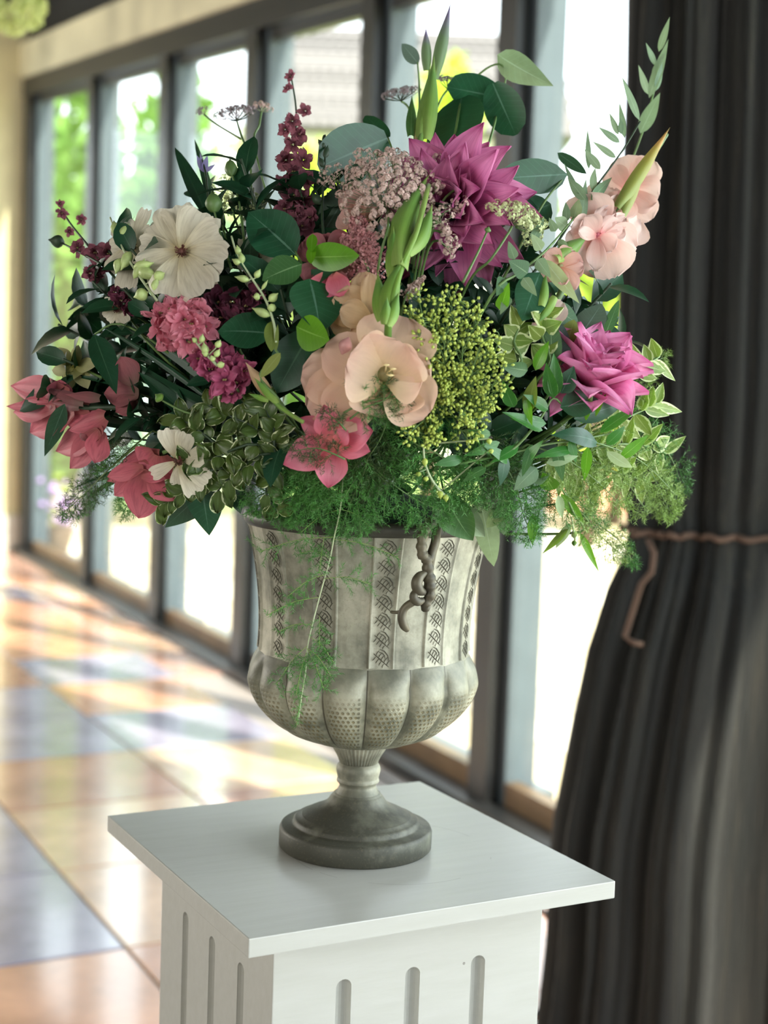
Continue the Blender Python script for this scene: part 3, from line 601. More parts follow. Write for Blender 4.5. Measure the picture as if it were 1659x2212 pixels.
#BOUQUET
# ------------------------------------------------------------ bouquet builders
BIND = UT(0, 0, .33)
def p_oval(u): return sin(pi*min(1, u)**.85)**.75 if 0 < u < 1 else 0
def p_round(u): return max(.06, sin(pi*(u*.93+.03)**1.05))**.5*(1 if u < .9 else 1-(u-.9)*5) if u < 1 else .12
def p_lance(u): return max(0, sin(pi*u**.72))**.95*(1-.15*u)
def p_blade(u): return min(1, .45+u*2)*max(0, 1-u**2.4)**.8
def p_petal(u): return (.28+.72*sin(pi/2*min(1, u*1.5)))*max(0, 1-u**7)**.6 if u < 1 else .25
def p_obov(u): return (.14+.86*sin(pi/2*u**.9))*(1 if u < .85 else 1-(u-.85)*1.2)
def p_dahl(u): return (.32+.68*sin(pi/2*min(1, u*1.9)))*max(0, 1-max(0, (u-.45)/.55)**1.7)
def p_star(u): return (.35+.65*sin(pi/2*min(1, u*1.7)))*max(0, 1-max(0, (u-.42)/.58)**1.8)**.85
def p_heart(u): return (min(1, (u/.16)**.5))*max(0, 1-max(0, (u-.2)/.8)**1.6)
def p_bud(u): return (.55+.45*sin(pi*min(1, u*1.1)))*max(0, 1-u**3)
PR = dict(oval=p_oval, round=p_round, lance=p_lance, blade=p_blade, petal=p_petal, obov=p_obov, dahl=p_dahl, star=p_star, heart=p_heart, bud=p_bud)
def surf(m_, A, B, N, W, prof='oval', bend=0., cup=0., ruf=0., rk=3., fold=0., curl=0., nu=9, nv=6, notch=0., nk=3, side=0.):
    A = np.asarray(A, float); B = np.asarray(B, float); x = B-A; L = np.linalg.norm(x); x = x/L
    n = N-x*(np.asarray(N)@x); n = nrm(n); s = np.cross(n, x); f = PR[prof]; ph = R.uniform(0, 6.28)
    V = []; U = []
    for i in range(nu+1):
        u = i/nu; hw = W/2*f(u)
        for j in range(nv+1):
            v = -1+2*j/nv
            h = bend*L*4*u*(1-u)+curl*L*u*u+cup*hw*v*v+fold*abs(v)*hw
            if ruf: h += ruf*W*(sin(rk*pi*v+ph+u*3)*(.25+.75*abs(v))*u)
            al = L*u+(notch*L*cos(nk*pi*v+ph)*u**5 if notch else 0)
            V.append(A+x*al+s*(v*hw+side*L*4*u*(1-u))+n*h); U.append((u, j/nv))
    k = nv+1
    m_.add(V, [(i*k+j, (i+1)*k+j, (i+1)*k+j+1, i*k+j+1) for i in range(nu) for j in range(nv)], U)
def tiltN(A, B, deg, base=None):
    x = nrm(np.asarray(B)-np.asarray(A)); n = -FW if base is None else np.asarray(base); n = nrm(n-x*(n@x)); s = np.cross(x, n); a = radians(deg)
    return n*cos(a)+s*sin(a)
def bl(parent, name, b, t, w, mat, o0=0., o1=0., prof='oval', tilt=None, label=None, **k):
    """a leaf or petal from pixel b to pixel t, w pixels wide, o0/o1 metres behind the front of the bouquet"""
    A, B = P(b[0], b[1], o0), P(t[0], t[1], o1)
    tl = R.uniform(-30, 30) if tilt is None else tilt
    m_ = MB(); surf(m_, A, B, tiltN(A, B, tl), w*MPX/max(.5, cos(radians(tl))), prof, **k)
    return part(parent, name, m_, M[mat] if isinstance(mat, str) else mat, label, origin=A)
def stem(parent, pts, r=.0014, mat='stem', offs=None, name='stem', n=5, tobind=0., world=None):
    q = [P(x, y, (offs[i] if offs else 0.)) for i, (x, y) in enumerate(pts)]
    if tobind: q.append(q[-1]+(BIND-q[-1])*tobind)
    m_ = MB(); qq = smoothp(q, 4); m_.tube(qq, [r*(.75+.5*i/len(qq)) for i in range(len(qq))], n); return part(parent, name, m_, M[mat])
def sprig(name, label, cat, stempts, leaves, mat, offs=None, r=.0013, smat='stem', tobind=.35, group=None, off=0., **k):
    """a stem and its leaves: leaf = (bx,by,tx,ty,w[,mat[,o0,o1]])"""
    so = offs or [off]*len(stempts)
    T = root(name, label, cat, P(*stempts[-1], so[-1]), group)
    stem(T, stempts, r, smat, so, tobind=tobind)
    for l in leaves:
        m_ = l[5] if len(l) > 5 and l[5] else mat; o0, o1 = (l[6], l[7]) if len(l) > 7 else (off-.004, off-.012)
        kk = dict(k); 
        bl(T, 'leaf', l[:2], l[2:4], l[4], m_, o0, o1, **kk)
    return T
# ---- feathery fern frond
def needles(m_, A, B, L, rg, dens=1.0, nl=.0055):
    """fine needles all round a branchlet from A to B"""
    n = max(4, int(np.linalg.norm(B-A)/.0006*dens)); x = nrm(B-A); V = []; F = []
    for k in range(n):
        p = A+(B-A)*((k+rg.rand())/n); d = nrm(nrm(np.cross(x, rg.normal(size=3)))+x*.75)*nl*rg.uniform(.6, 1.1)
        s = nrm(np.cross(d, rg.normal(size=3)))*.00028; j = len(V); V += [p-s, p+s, p+d]; F.append((j, j+1, j+2))
    m_.add(V, F)
def fern(label, path, offs, mat='fern', blen=60, nb=16, dens=1., seed=1, group=None, plane=None, a0=.15, droop=.25, tobind=.3, smat='stem', r=.0009, two=True, sub=4):
    nb = int(nb*1.5); sub = 6
    rg = np.random.RandomState(seed); q = [P(x, y, o) for (x, y), o in zip(path, offs)]
    T = root('asparagus_fern', label, 'fern', q[0], group)
    sp_ = smoothp(q, 6); m_ = MB(); pr = [q[0]+(BIND-q[0])*tobind]+sp_ if tobind else sp_
    m_.tube(pr, [r*(1.2-.9*i/len(pr)) for i in range(len(pr))], 5); part(T, 'stem', m_, M[smat])
    m_ = MB(); mt_ = MB(); n = len(sp_)-1
    for k in range(nb):
        u = a0+(1-a0)*(k+.5)/nb; i = min(n-1, int(u*n)); p = sp_[i]+(sp_[i+1]-sp_[i])*(u*n-i); t = nrm(sp_[i+1]-sp_[i])
        sgn = 1 if k % 2 else -1
        sd_ = nrm(np.cross(t, FW if plane is None else plane))*sgn
        L = blen*MPX*(sin(pi*min(1, .22+u*.75))**.7)*rg.uniform(.7, 1.15)
        d = nrm(sd_*.85+t*.6+rg.normal(size=3)*.25-np.array([0, 0, droop]))
        e = p+d*L; mt_.tube([p, (p+e)/2+np.array([0, 0, .002]), e], .0003, 3, False); needles(m_, p, e, L, rg, dens)
        for j in range(sub):
            w_ = (j+.8)/(sub+.6); p2 = p+(e-p)*w_; d2 = nrm(d*.8+np.cross(d, FW)*(1 if j % 2 else -1)*.7+rg.normal(size=3)*.3); L2 = L*(1-w_)*.75+.006
            needles(m_, p2, p2+d2*L2, L2, rg, dens)
    needles(m_, sp_[-max(3, n//5)], sp_[-1], .01, rg, dens)
    part(T, 'branchlets', mt_, M[smat], kind='stuff'); part(T, 'needles', m_, M[mat], kind='stuff'); return T
# ---- lacy umbel
def floret(m_, p, d, r, rg):
    a = nrm(np.cross(d, rg.normal(size=3))); b = np.cross(d, a); V = [p]; F = []
    for k in range(5):
        an = 2*pi*k/5; an2 = an+.9; V += [p+(a*cos(an)+b*sin(an))*r+d*r*.3, p+(a*cos(an2)+b*sin(an2))*r+d*r*.3]; F.append((0, 1+2*k, 2+2*k))
    m_.add(V, F)
def umbel(name, label, c, off, Rpx, face, mat, n=40, nf=16, stempts=None, seed=1, ray_='stempale', dome=.5, fr_=.0013, ell=1., hubd=.75, group=None, ur=None, tobind=.3):
    rg = np.random.RandomState(seed); C = P(c[0], c[1], off); Rr = Rpx*MPX; Fv = nrm(face)
    a = nrm(np.cross(Fv, UP)); b = np.cross(Fv, a); H = C-Fv*Rr*hubd
    T = root(name, label, 'flower', H, group)
    mr = MB(); mf = MB(); ur = ur or Rr*.9/math.sqrt(n)
    for k in range(n):
        rho = math.sqrt((k+.5)/n); an = k*2.39996+rg.uniform(-.2, .2)
        p = C+(a*cos(an)*ell+b*sin(an))*rho*Rr+Fv*(Rr*dome*(1-rho**2)-Rr*dome*.6)+rg.normal(size=3)*Rr*.02
        mr.tube([H, (H+p)/2+Fv*-.1*Rr*rho, p-Fv*ur*.7], .00032, 3, False); d0 = nrm(p-H)
        for j in range(nf):
            dd = nrm(d0*.7+rg.normal(size=3)*.6); e = p-d0*ur*.6+dd*ur*rg.uniform(.8, 1.15)
            if j % 2 == 0: mr.tube([p-d0*ur*.6, e], .00014, 3, False)
            floret(mf, e, dd, fr_*rg.uniform(.7, 1.2), rg)
    part(T, 'ray_stalks', mr, M[ray_], kind='stuff'); part(T, 'florets', mf, M[mat], kind='stuff')
    q = [H]+[P(x, y, o) for x, y, o in (stempts or [])]
    if tobind: q.append(q[-1]+(BIND-q[-1])*tobind)
    m_ = MB(); m_.tube(smoothp(q, 5), .0012, 6); part(T, 'stem', m_, M['stem']); return T
def buds(name, label, pts, blist, off=0., mat='larkbud', smat='stempale', r=.0012, tobind=.0, cat='flower', bm=None):
    """bud stalk: bud = (base x, base y, tip x, tip y, width px)"""
    T = root(name, label, cat, P(*pts[-1], off)); stem(T, pts, r, smat, [off]*len(pts), tobind=tobind)
    for b in blist:
        A, B = P(b[0], b[1], off), P(b[2], b[3], off-.004); n = min(pts, key=lambda q: (q[0]-b[0])**2+(q[1]-b[1])**2)
        m_ = MB(); m_.blob((A+B)/2, B-A, np.linalg.norm(B-A)*1.1, b[4]*MPX*.5, 8, 7, lambda u: (sin(pi*min(.97, max(.03, u**.75))))*(1 if u < .8 else .8))
        bu = part(T, 'bud', m_, M[b[5]] if len(b) > 5 else M[mat], origin=A)
        # small stalk
        ln = P(*nearest(pts, b[:2]), off); m_ = MB(); m_.tube([ln, A, A+(B-A)*.15], .0008, 4); part(bu, 'stalk', m_, M[smat])
    return T
def nearest(pts, q):
    best = None
    for i in range(len(pts)-1):
        a, b, p = np.array(pts[i], float), np.array(pts[i+1], float), np.array(q, float); t = np.clip((p-a)@(b-a)/((b-a)@(b-a)), 0, 1)
        t = max(0, t); c = a+(b-a)*t; d = np.linalg.norm(c-p)
        if best is None or d < best[0]: best = (d, c)
    return tuple(best[1])
# ---- larkspur floret: frilled sepals round a paler bee
def lfloret(T, c, off, r, mat, face=None, eye='throat', n=5):
    C = P(c[0], c[1], off); F = nrm(face if face is not None else -FW+sd(R.uniform(-.6, .6), R.uniform(-.6, .6))*1.)
    a = nrm(np.cross(F, UP+RT*.01)); b = np.cross(F, a); r_ = r*MPX; m_ = MB(); a0 = R.uniform(0, 6.28)
    for lay, (q, rr, lift) in enumerate(((n, 1., .15), (n-1, .6, .5))):
        for k in range(q):
            an = a0+lay*.6+2*pi*k/q+R.uniform(-.15, .15); d = a*cos(an)+b*sin(an)
            surf(m_, C+d*r_*.08, C+d*r_*rr*R.uniform(.8, 1.2)+F*r_*(lift+R.uniform(-.15, .2)), nrm(F+a*R.uniform(-.5, .5)+b*R.uniform(-.5, .5)), r_*rr*R.uniform(.75, 1.0), 'star' if R.random() < .5 else 'petal', bend=-.1, cup=.1, ruf=.2, rk=R.uniform(2, 3.5), nu=6, nv=6, notch=.14, nk=2.5)
    fl = part(T, 'floret', m_, M[mat], origin=C)
    m_ = MB(); m_.blob(C+F*r_*.22+a*r_*R.uniform(-.12, .12), F+a*R.uniform(-.5, .5), r_*.3, r_*.085, 5, 4); m_.blob(C+F*r_*.2-a*r_*.12, F+b*.4, r_*.26, r_*.07, 5, 4); m_.blob(C-F*r_*.45, F+a*.2, r_*.9, r_*.09, 6, 4); part(fl, 'eye', m_, M[eye]); return fl

# ------------------------------------------------------------ hidden mass of greenery
R.seed(11)
FILL = 'dark greenery sprig packed deep inside the bouquet behind the flowers'
protos = []
for v_ in range(4):
    m_s = MB(); L_ = .085
    m_s.tube([(0, 0, -.03), (.004, 0, L_*.5), (0, 0, L_)], .0012, 5)
    lv = []
    for k in range(9):
        z = L_*(k+.5)/9; an = k*2.4+v_; d = np.array([cos(an), sin(an), .55]); m_l = MB(); ln = R.uniform(.034, .048)
        surf(m_l, (0, 0, 0), tuple(nrm(d)*ln), nrm(np.array([-cos(an)*.4, -sin(an)*.4, 1])), ln*R.uniform(.42, .6), 'oval', bend=.08, cup=.2, nu=5, nv=4)
        lv.append((z, m_l.mesh('leaf')))
    protos.append((m_s.mesh('stem'), lv))
for me, lv in protos:
    me.materials.append(M['stemdark'])
nf = 0
for k in range(900):
    if nf >= 186: break
    a = R.uniform(0, 2*pi); q = math.sqrt(R.random()); x, y = 725+480*q*cos(a), 815+270*q*sin(a)
    if y > 1010 and not 430 < x < 1150: continue
    d = R.uniform(.085, .2)
    if nf >= 120: x, y, d = R.uniform(390, 600), R.uniform(730, 960), R.uniform(.07, .13)
    if nf >= 142: x, y, d = R.uniform(980, 1150), R.uniform(760, 940), R.uniform(.1, .17)
    if nf >= 156: x, y, d = R.uniform(850, 1040), R.uniform(700, 990), R.uniform(.08, .12)
    c = P(x, y, d); dirv = nrm(nrm(c-(BIND+np.array([0, .03, .02])))+np.array([R.uniform(-.3, .3), R.uniform(-.3, .3), R.uniform(-.3, .2)]))
    root_ = bpy.data.objects.new('greenery_sprig', None); COL.objects.link(root_); root_.empty_display_size = .02
    root_['label'] = FILL; root_['category'] = 'greenery'; root_['group'] = 'dark greenery filling the bouquet'
    Mx = Matrix.Translation(tuple(c)) @ Vector(dirv).to_track_quat('Z', 'Y').to_matrix().to_4x4() @ Matrix.Rotation(R.uniform(0, 6), 4, 'Z') @ Matrix.Scale(R.uniform(.85, 1.2) if nf < 120 else R.uniform(.6, .85), 4)
    root_.matrix_world = Mx; ms, lv = protos[nf % 4]; nf += 1
    so = bpy.data.objects.new('stem', ms); COL.objects.link(so); so.parent = root_
    for z, ml in lv:
        lo = bpy.data.objects.new('leaf', ml); COL.objects.link(lo); lo.parent = root_; lo.location = (0, 0, z)
        if not ml.materials: ml.materials.append(M['deep'])

# ------------------------------------------------------------ large-leaved stems
sprig('foliage_branch', 'branch of big round dark leaves at the top right of the bouquet', 'foliage',
      [(1096, 160), (1078, 138), (1040, 156), (1000, 205), (975, 330)], [
      (1088, 212, 966, 188, 92, 'dark', .06, .05), (1064, 180, 1114, 292, 92, 'dark', .052, .045), (996, 212, 978, 330, 118, 'dark', .045, .04)], 'dark', offs=[.06]*5, tobind=.5, prof='round', cup=.12)
sprig('foliage_branch', 'pale folded pointed leaf at the far end of the top right branch', 'foliage', [(1080, 118), (1092, 170), (1074, 240), (1050, 330)],
      [(1074, 118, 1196, 186, 66, 'sage', .065, .055)], 'sage', offs=[.066]*4, tobind=.5, prof='lance', fold=.45, bend=.1, tilt=25)
sprig('foliage_branch', 'big dark round leaf behind the dusky spire and dusty lace', 'foliage', [(838, 297), (850, 340), (850, 420)],
      [(836, 298, 688, 362, 118, 'dark', .05, .04), (838, 297, 790, 250, 40, 'dark', .055, .055)], 'dark', offs=[.055]*3, tobind=.5, prof='round')
sprig('foliage_branch', 'small grey-green leaf high beside the tall gladiolus tips', 'foliage', [(902, 134), (906, 200), (900, 300)],
      [(904, 138, 868, 94, 34, 'grey', .07, .07)], 'grey', offs=[.07]*3, tobind=.5)
sprig('foliage_branch', 'long dark oval leaf to the right of the large dahlia', 'foliage', [(1226, 376), (1180, 430), (1130, 520)],
      [(1226, 376, 1066, 386, 82, 'dark', .02, .02), (1190, 440, 1120, 470, 74, 'dark', .05, .05), (1204, 330, 1268, 376, 28, 'dark', .04, .03)], 'dark', offs=[.03]*3, prof='oval', tilt=5)
sprig('foliage_branch', 'dull green rounded leaf behind the dusty lace, on its left', 'foliage', [(700, 500), (700, 540), (720, 600)],
      [(700, 500, 764, 396, 74, 'grey', .06, .06)], 'grey', offs=[.06]*3, prof='round')
R.seed(5)
sprig('foliage_branch', 'glossy branch of broad round leaves at the bouquet centre', 'foliage',
      [(636, 540), (662, 600), (655, 690), (650, 760), (670, 860)], [
      (640, 550, 536, 458, 100, 'dark', 0, -.012), (652, 570, 566, 606, 64, 'mid', -.012, -.02), (664, 556, 777, 552, 56, 'bright', -.01, -.02),
      (668, 602, 692, 718, 98, 'dark', -.012, -.022), (640, 706, 712, 734, 66, 'bright', -.02, -.026), (586, 720, 470, 716, 76, 'dark', 0, -.01),
      (672, 715, 596, 850, 92, 'deep', .005, .0), (694, 735, 672, 812, 46, 'deep', .002, -.006)], 'dark', offs=[0, 0, .005, .01, .02], prof='oval', bend=.04, cup=.1)
sprig('foliage_sprig', 'thin olive sprig with small pointed leaves at the bouquet centre', 'foliage', [(590, 690), (585, 740), (600, 770), (560, 812), (600, 860)],
      [(586, 694, 586, 760, 27, 'olive'), (606, 762, 562, 816, 22, 'olive'), (596, 760, 600, 700, 8, 'olive'), (672, 530, 672, 570, 20, 'bright'), (675, 505, 672, 545, 22, 'bright')], 'olive', off=-.014, tobind=.2)
sprig('foliage_branch', 'dark strap leaf hanging in front of the left side blooms', 'foliage', [(205, 722), (260, 700), (360, 760)],
      [(203, 722, 252, 852, 52, 'deep', 0, -.005), (140, 872, 96, 986, 40, 'dark', -.02, -.025)], 'deep', offs=[0, .01, .03], prof='lance', cup=.2)
sprig('foliage_branch', 'two heart-shaped dark leaves at the lower left edge of the bouquet', 'foliage', [(440, 1055), (480, 1030), (560, 1010)],
      [(436, 1052, 452, 1157, 84, 'dark', .0, -.01), (446, 1056, 356, 1140, 70, 'dark', .02, .02), (500, 1040, 520, 1110, 50, 'deep', .02, .0)], 'dark', offs=[0, .01, .03], prof='heart', tilt=10)
sprig('foliage_branch', 'broad folded leaves drooping over the right rim of the urn', 'foliage', [(958, 1060), (950, 1010), (960, 960)],
      [(955, 1058, 1022, 1168, 76, 'mid', .0, -.015), (975, 1075, 1048, 1160, 56, 'sage', .01, .0)], 'mid', offs=[0, .01, .03], prof='lance', bend=.1, cup=.35, tilt=18)
sprig('foliage_branch', 'pale drooping leaves hanging to the right of the urn rim', 'foliage', [(1040, 1070), (1060, 1020), (1060, 960)],
      [(1035, 1066, 1067, 1224, 54, 'pale', .03, .03), (1084, 1078, 1088, 1156, 40, 'sage', .02, .02), (1100, 1080, 1050, 1140, 34, 'pale', .03, .03)], 'pale', offs=[.03]*3, prof='oval')
sprig('foliage_branch', 'dark and grey-green oval leaves between the two dahlias', 'foliage', [(1166, 590), (1150, 650), (1200, 740), (1180, 800)],
      [(1166, 588, 1128, 694, 72, 'dark', -.01, -.015), (1190, 660, 1250, 700, 46, 'mid', .01, .01), (1256, 722, 1300, 656, 56, 'grey', .01, .01), (1305, 730, 1337, 648, 24, 'mid', .03, .03), (1225, 745, 1240, 690, 44, 'olive', .01, .0), (1192, 800, 1190, 684, 42, 'mid', -.01, -.012), (1212, 790, 1214, 700, 38, 'grey', 0, 0)], 'dark', offs=[0, 0, .02, .03], prof='oval')
sprig('foliage_branch', 'single pale sage blade lying over the small blush bloom', 'foliage', [(1174, 560), (1165, 600), (1150, 660)], [(1174, 560, 1252, 656, 34, 'pale', -.02, -.02)], 'pale', offs=[-.015, 0, .02], prof='lance')
R.seed(6)
sprig('olive_sprig', 'slim sprig of small sage leaves rising against the bright window', 'foliage', [(1383, 262), (1345, 325), (1290, 400), (1240, 470), (1190, 545), (1130, 620)], [
      (1381, 260, 1343, 164, 20), (1336, 291, 1316, 243, 15), (1349, 298, 1338, 220, 14), (1342, 290, 1340, 254, 14), (1339, 308, 1292, 274, 17), (1272, 366, 1269, 278, 14), (1331, 341, 1279, 305, 18),
      (1297, 366, 1262, 322, 22), (1264, 432, 1226, 383, 25), (1257, 479, 1266, 386, 22), (1279, 412, 1286, 362, 20), (1276, 432, 1322, 383, 24, 'mid'), (1240, 472, 1250, 430, 26, 'pale'), (1226, 492, 1198, 470, 34, 'pale'),
      (1224, 480, 1222, 436, 18), (1250, 420, 1218, 352, 14), (1205, 520, 1230, 540, 18)], 'sage', off=.0, prof='lance', smat='stemdark')
sprig('eucalyptus_spray', 'tall grey-green leafy tip against the dark curtain', 'foliage', [(1432, 120), (1412, 200), (1390, 280), (1350, 380), (1300, 460)], [
      (1423, 112, 1447, 36, 18), (1402, 212, 1444, 84, 27), (1417, 196, 1431, 134, 18), (1417, 142, 1395, 92, 16), (1400, 204, 1379, 140, 20), (1383, 288, 1426, 200, 36), (1408, 160, 1440, 110, 14)], 'sage', off=.09, prof='lance')
R.seed(9)
sprig('vine_sprig', 'fine sprig of small heart-shaped leaves below the blush gladiolus', 'foliage', [(1240, 470), (1180, 540), (1120, 590), (1060, 640)], [
      (1140, 590, 1098, 562, 40, 'mid'), (1090, 600, 1072, 640, 26, 'mid'), (1080, 670, 1100, 610, 26, 'bright'), (1160, 560, 1190, 600, 26), (1130, 600, 1160, 640, 24), (1112, 560, 1098, 520, 20), (1170, 540, 1148, 505, 26, 'pale'), (1100, 640, 1080, 680, 20), (1200, 500, 1186, 470, 18), (1150, 520, 1176, 470, 20)], 'sage', off=-.015, prof='heart')
R.seed(14)
T = sprig('ruscus_branch', 'spray of narrow glossy bright leaves in front of the right dahlia', 'foliage', [(1300, 850), (1230, 880), (1195, 860), (1170, 900), (1120, 960), (1060, 1000)], [
      (1196, 860, 1180, 782, 30), (1198, 858, 1196, 762, 34), (1156, 800, 1186, 736, 26, 'bright'), (1184, 885, 1130, 852, 26), (1255, 915, 1282, 845, 22, 'bright'), (1268, 910, 1310, 850, 20, 'bright'),
      (1110, 880, 1086, 822, 28), (1172, 930, 1084, 890, 26), (1210, 880, 1300, 868, 60, 'dark'), (1240, 905, 1352, 868, 42, 'dark'), (1212, 850, 1240, 790, 44, 'dark'), (1140, 800, 1082, 790, 32, 'mid'), (1140, 890, 1158, 812, 30, 'olive'), (1296, 935, 1380, 880, 26, 'ruscus'), (1136, 858, 1150, 920, 18, 'bright')], 'ruscus', off=-.012, prof='lance', bend=.06, cup=.15)
sprig('ruscus_branch', 'low spray of narrow dark glossy leaves under the right dahlia', 'foliage', [(1350, 930), (1250, 950), (1180, 960), (1100, 980), (1000, 1000), (940, 1010)], [
      (1290, 955, 1190, 940, 42, 'dark'), (1180, 915, 1100, 905, 24), (1240, 970, 1150, 990, 22), (1120, 965, 1060, 1000, 24), (1080, 955, 1000, 985, 22), (1100, 1000, 1040, 960, 22), (1130, 1000, 1175, 950, 20), (1060, 940, 1010, 930, 22), (1000, 990, 935, 1005, 24), (1050, 1010, 1000, 1040, 22, 'mid'), (1230, 950, 1244, 1000, 20), (1310, 960, 1350, 920, 26), (1340, 990, 1400, 940, 26, 'bright'), (1030, 920, 990, 890, 20), (1150, 960, 1128, 1030, 24, 'mid'), (1200, 965, 1215, 1040, 26, 'mid'), (1270, 965, 1262, 1040, 24, 'bright'), (1180, 1000, 1250, 985, 26, 'pale'), (1310, 975, 1366, 1010, 24, 'pale'), (1090, 985, 1080, 1050, 26, 'dark'), (1160, 1010, 1110, 1060, 40, 'sage')], 'ruscus', off=-.008, prof='lance', bend=.08)
sprig('trailing_leaves', 'long narrow yellow-green leaves trailing below the bouquet on the right', 'foliage', [(1180, 1030), (1210, 1050), (1240, 1110), (1252, 1150)], [
      (1196, 1058, 1172, 1020, 36, 'bright'), (1212, 1066, 1263, 1132, 24, 'bright'), (1252, 1150, 1294, 1236, 18, 'bright'), (1228, 1142, 1172, 1196, 16, 'olive'), (1150, 1110, 1150, 1178, 26, 'bright'), (1232, 1130, 1200, 1185, 22, 'pale'), (1205, 1070, 1215, 1120, 22, 'pale'), (1150, 1040, 1190, 1022, 30, 'sage')], 'bright', off=.0, prof='lance', cup=.2)
R.seed(21)
def rnd_sprig(name, label, path, n, ln, w, mat, off, prof='oval', spread=70, smat='stem', **k):
    q = np.array(path, float); lv = []
    for i in range(n):
        u = (i+.5)/n*(len(q)-1); j = min(len(q)-2, int(u)); p = q[j]+(q[j+1]-q[j])*(u-j); t = q[j]-q[j+1]; a = math.atan2(t[1], t[0])+radians(spread)*(1 if i % 2 else -1)*R.uniform(.5, 1.2)
        L = ln*R.uniform(.7, 1.2); o = off+R.uniform(-.02, .01); lv.append((p[0], p[1], p[0]+L*cos(a), p[1]+L*sin(a), w*R.uniform(.8, 1.2), None, off, o))
    return sprig(name, label, 'foliage', path, lv, mat, off=off, prof=prof, smat=smat, **k)
for i, (pa, lb) in enumerate([([(385, 900), (430, 930), (520, 1000)], 'beside the cream side-on cosmos'), ([(440, 870), (500, 900), (560, 930)], 'under the magenta larkspur tip'), ([(560, 860), (590, 920), (600, 990)], 'left of the star-shaped pink bloom'),
        ([(400, 1000), (460, 990), (560, 960)], 'in the lower left clump, above the heart-shaped leaves'), ([(470, 1060), (510, 1020), (580, 980)], 'in the lower left clump, over the urn rim'), ([(600, 1105), (575, 1060), (600, 990)], 'hanging lowest over the left rim of the urn'), ([(340, 1090), (400, 1060), (480, 1010)], 'at the lower left edge below the bell-shaped pink bloom')]):
    rnd_sprig('pittosporum_sprig', 'cream-edged wavy variegated leaves '+lb, pa, 15 if i not in (5,) else 8, 44, 28, 'pitto', -.004 if i < 3 else -.012, 'oval', ruf=.34, rk=2.6, cup=.2, bend=.1, smat='stemdark')
for i, (pa, lb) in enumerate([([(1125, 700), (1110, 740), (1120, 800)], 'beside the yellow-green bud clusters'), ([(1180, 660), (1170, 720), (1180, 800)], 'behind the narrow blade leaves')]):
    rnd_sprig('ivy_sprig', 'lime and cream ivy-like leaves '+lb, pa, 8, 44, 38, 'lime_var', -.005, 'heart', ruf=.12, rk=2)
for i, (pa, lb) in enumerate([([(1425, 770), (1380, 800), (1300, 860)], 'right of the pink dahlia'), ([(1420, 870), (1380, 890), (1290, 930)], 'sticking out lower right of the pink dahlia'), ([(1440, 980), (1380, 960), (1280, 970)], 'at the far right edge of the bouquet'), ([(1320, 960), (1280, 960), (1200, 990)], 'in the sunlit lower right clump'), ([(1400, 1040), (1330, 1020), (1230, 1000)], 'among the bright ferns at the lower right'), ([(1290, 1060), (1240, 1020), (1180, 990)], 'lowest of the lower right clump, above the trailing leaves')]):
    rnd_sprig('variegated_sprig', 'pale lime striped leaves '+lb, pa, 10, 58, 30, 'lime_var', .02, 'lance', cup=.25)
# long dark blades reaching left
R.seed(31)
blades = [(500, 860, 250, 700, 30), (480, 880, 190, 760, 26), (470, 900, 130, 800, 20), (450, 930, 90, 880, 26), (430, 950, 140, 1060, 22), (500, 900, 262, 770, 40), (420, 900, 230, 1040, 26), (540, 830, 330, 690, 34), (460, 870, 210, 705, 14), (430, 920, 300, 800, 36), (400, 960, 175, 1085, 18), (520, 800, 370, 520, 22)]
for i, b in enumerate(blades):
    T = root('blade_leaf', 'dark strap leaf '+['whose tip lies left of the pink larkspur', 'pointing at the left edge above the pink blooms', 'reaching the yellow-green flower', 'ending among the far left pink blooms', 'slanting down past the bell-shaped bloom', 'broad, crossing below the pink larkspur', 'ending at the bell-shaped bloom stalk', 'tucked under the pink larkspur', 'very narrow, arching over the others on the left', 'broad and short in the left hollow', 'lowest of those fanning left, beside the fern', 'rising behind the large cosmos'][i], 'leaf', P(b[0], b[1], .03), 'dark strap leaves fanning left')
    bl(T, 'blade', b[:2], b[2:4], b[4], 'deep', .035, .012, 'blade', fold=.35, side=R.uniform(-.05, .05), curl=-.05)
T = root('blade_leaf', 'broad dark blade leaf rising behind the big cream cosmos', 'leaf', P(450, 470, .04))
bl(T, 'blade', (450, 470), (378, 318), 38, 'deep', .04, .05, 'blade', fold=.35); bl(T, 'blade', (470, 470), (420, 300), 22, 'deep', .05, .06, 'blade', fold=.3)

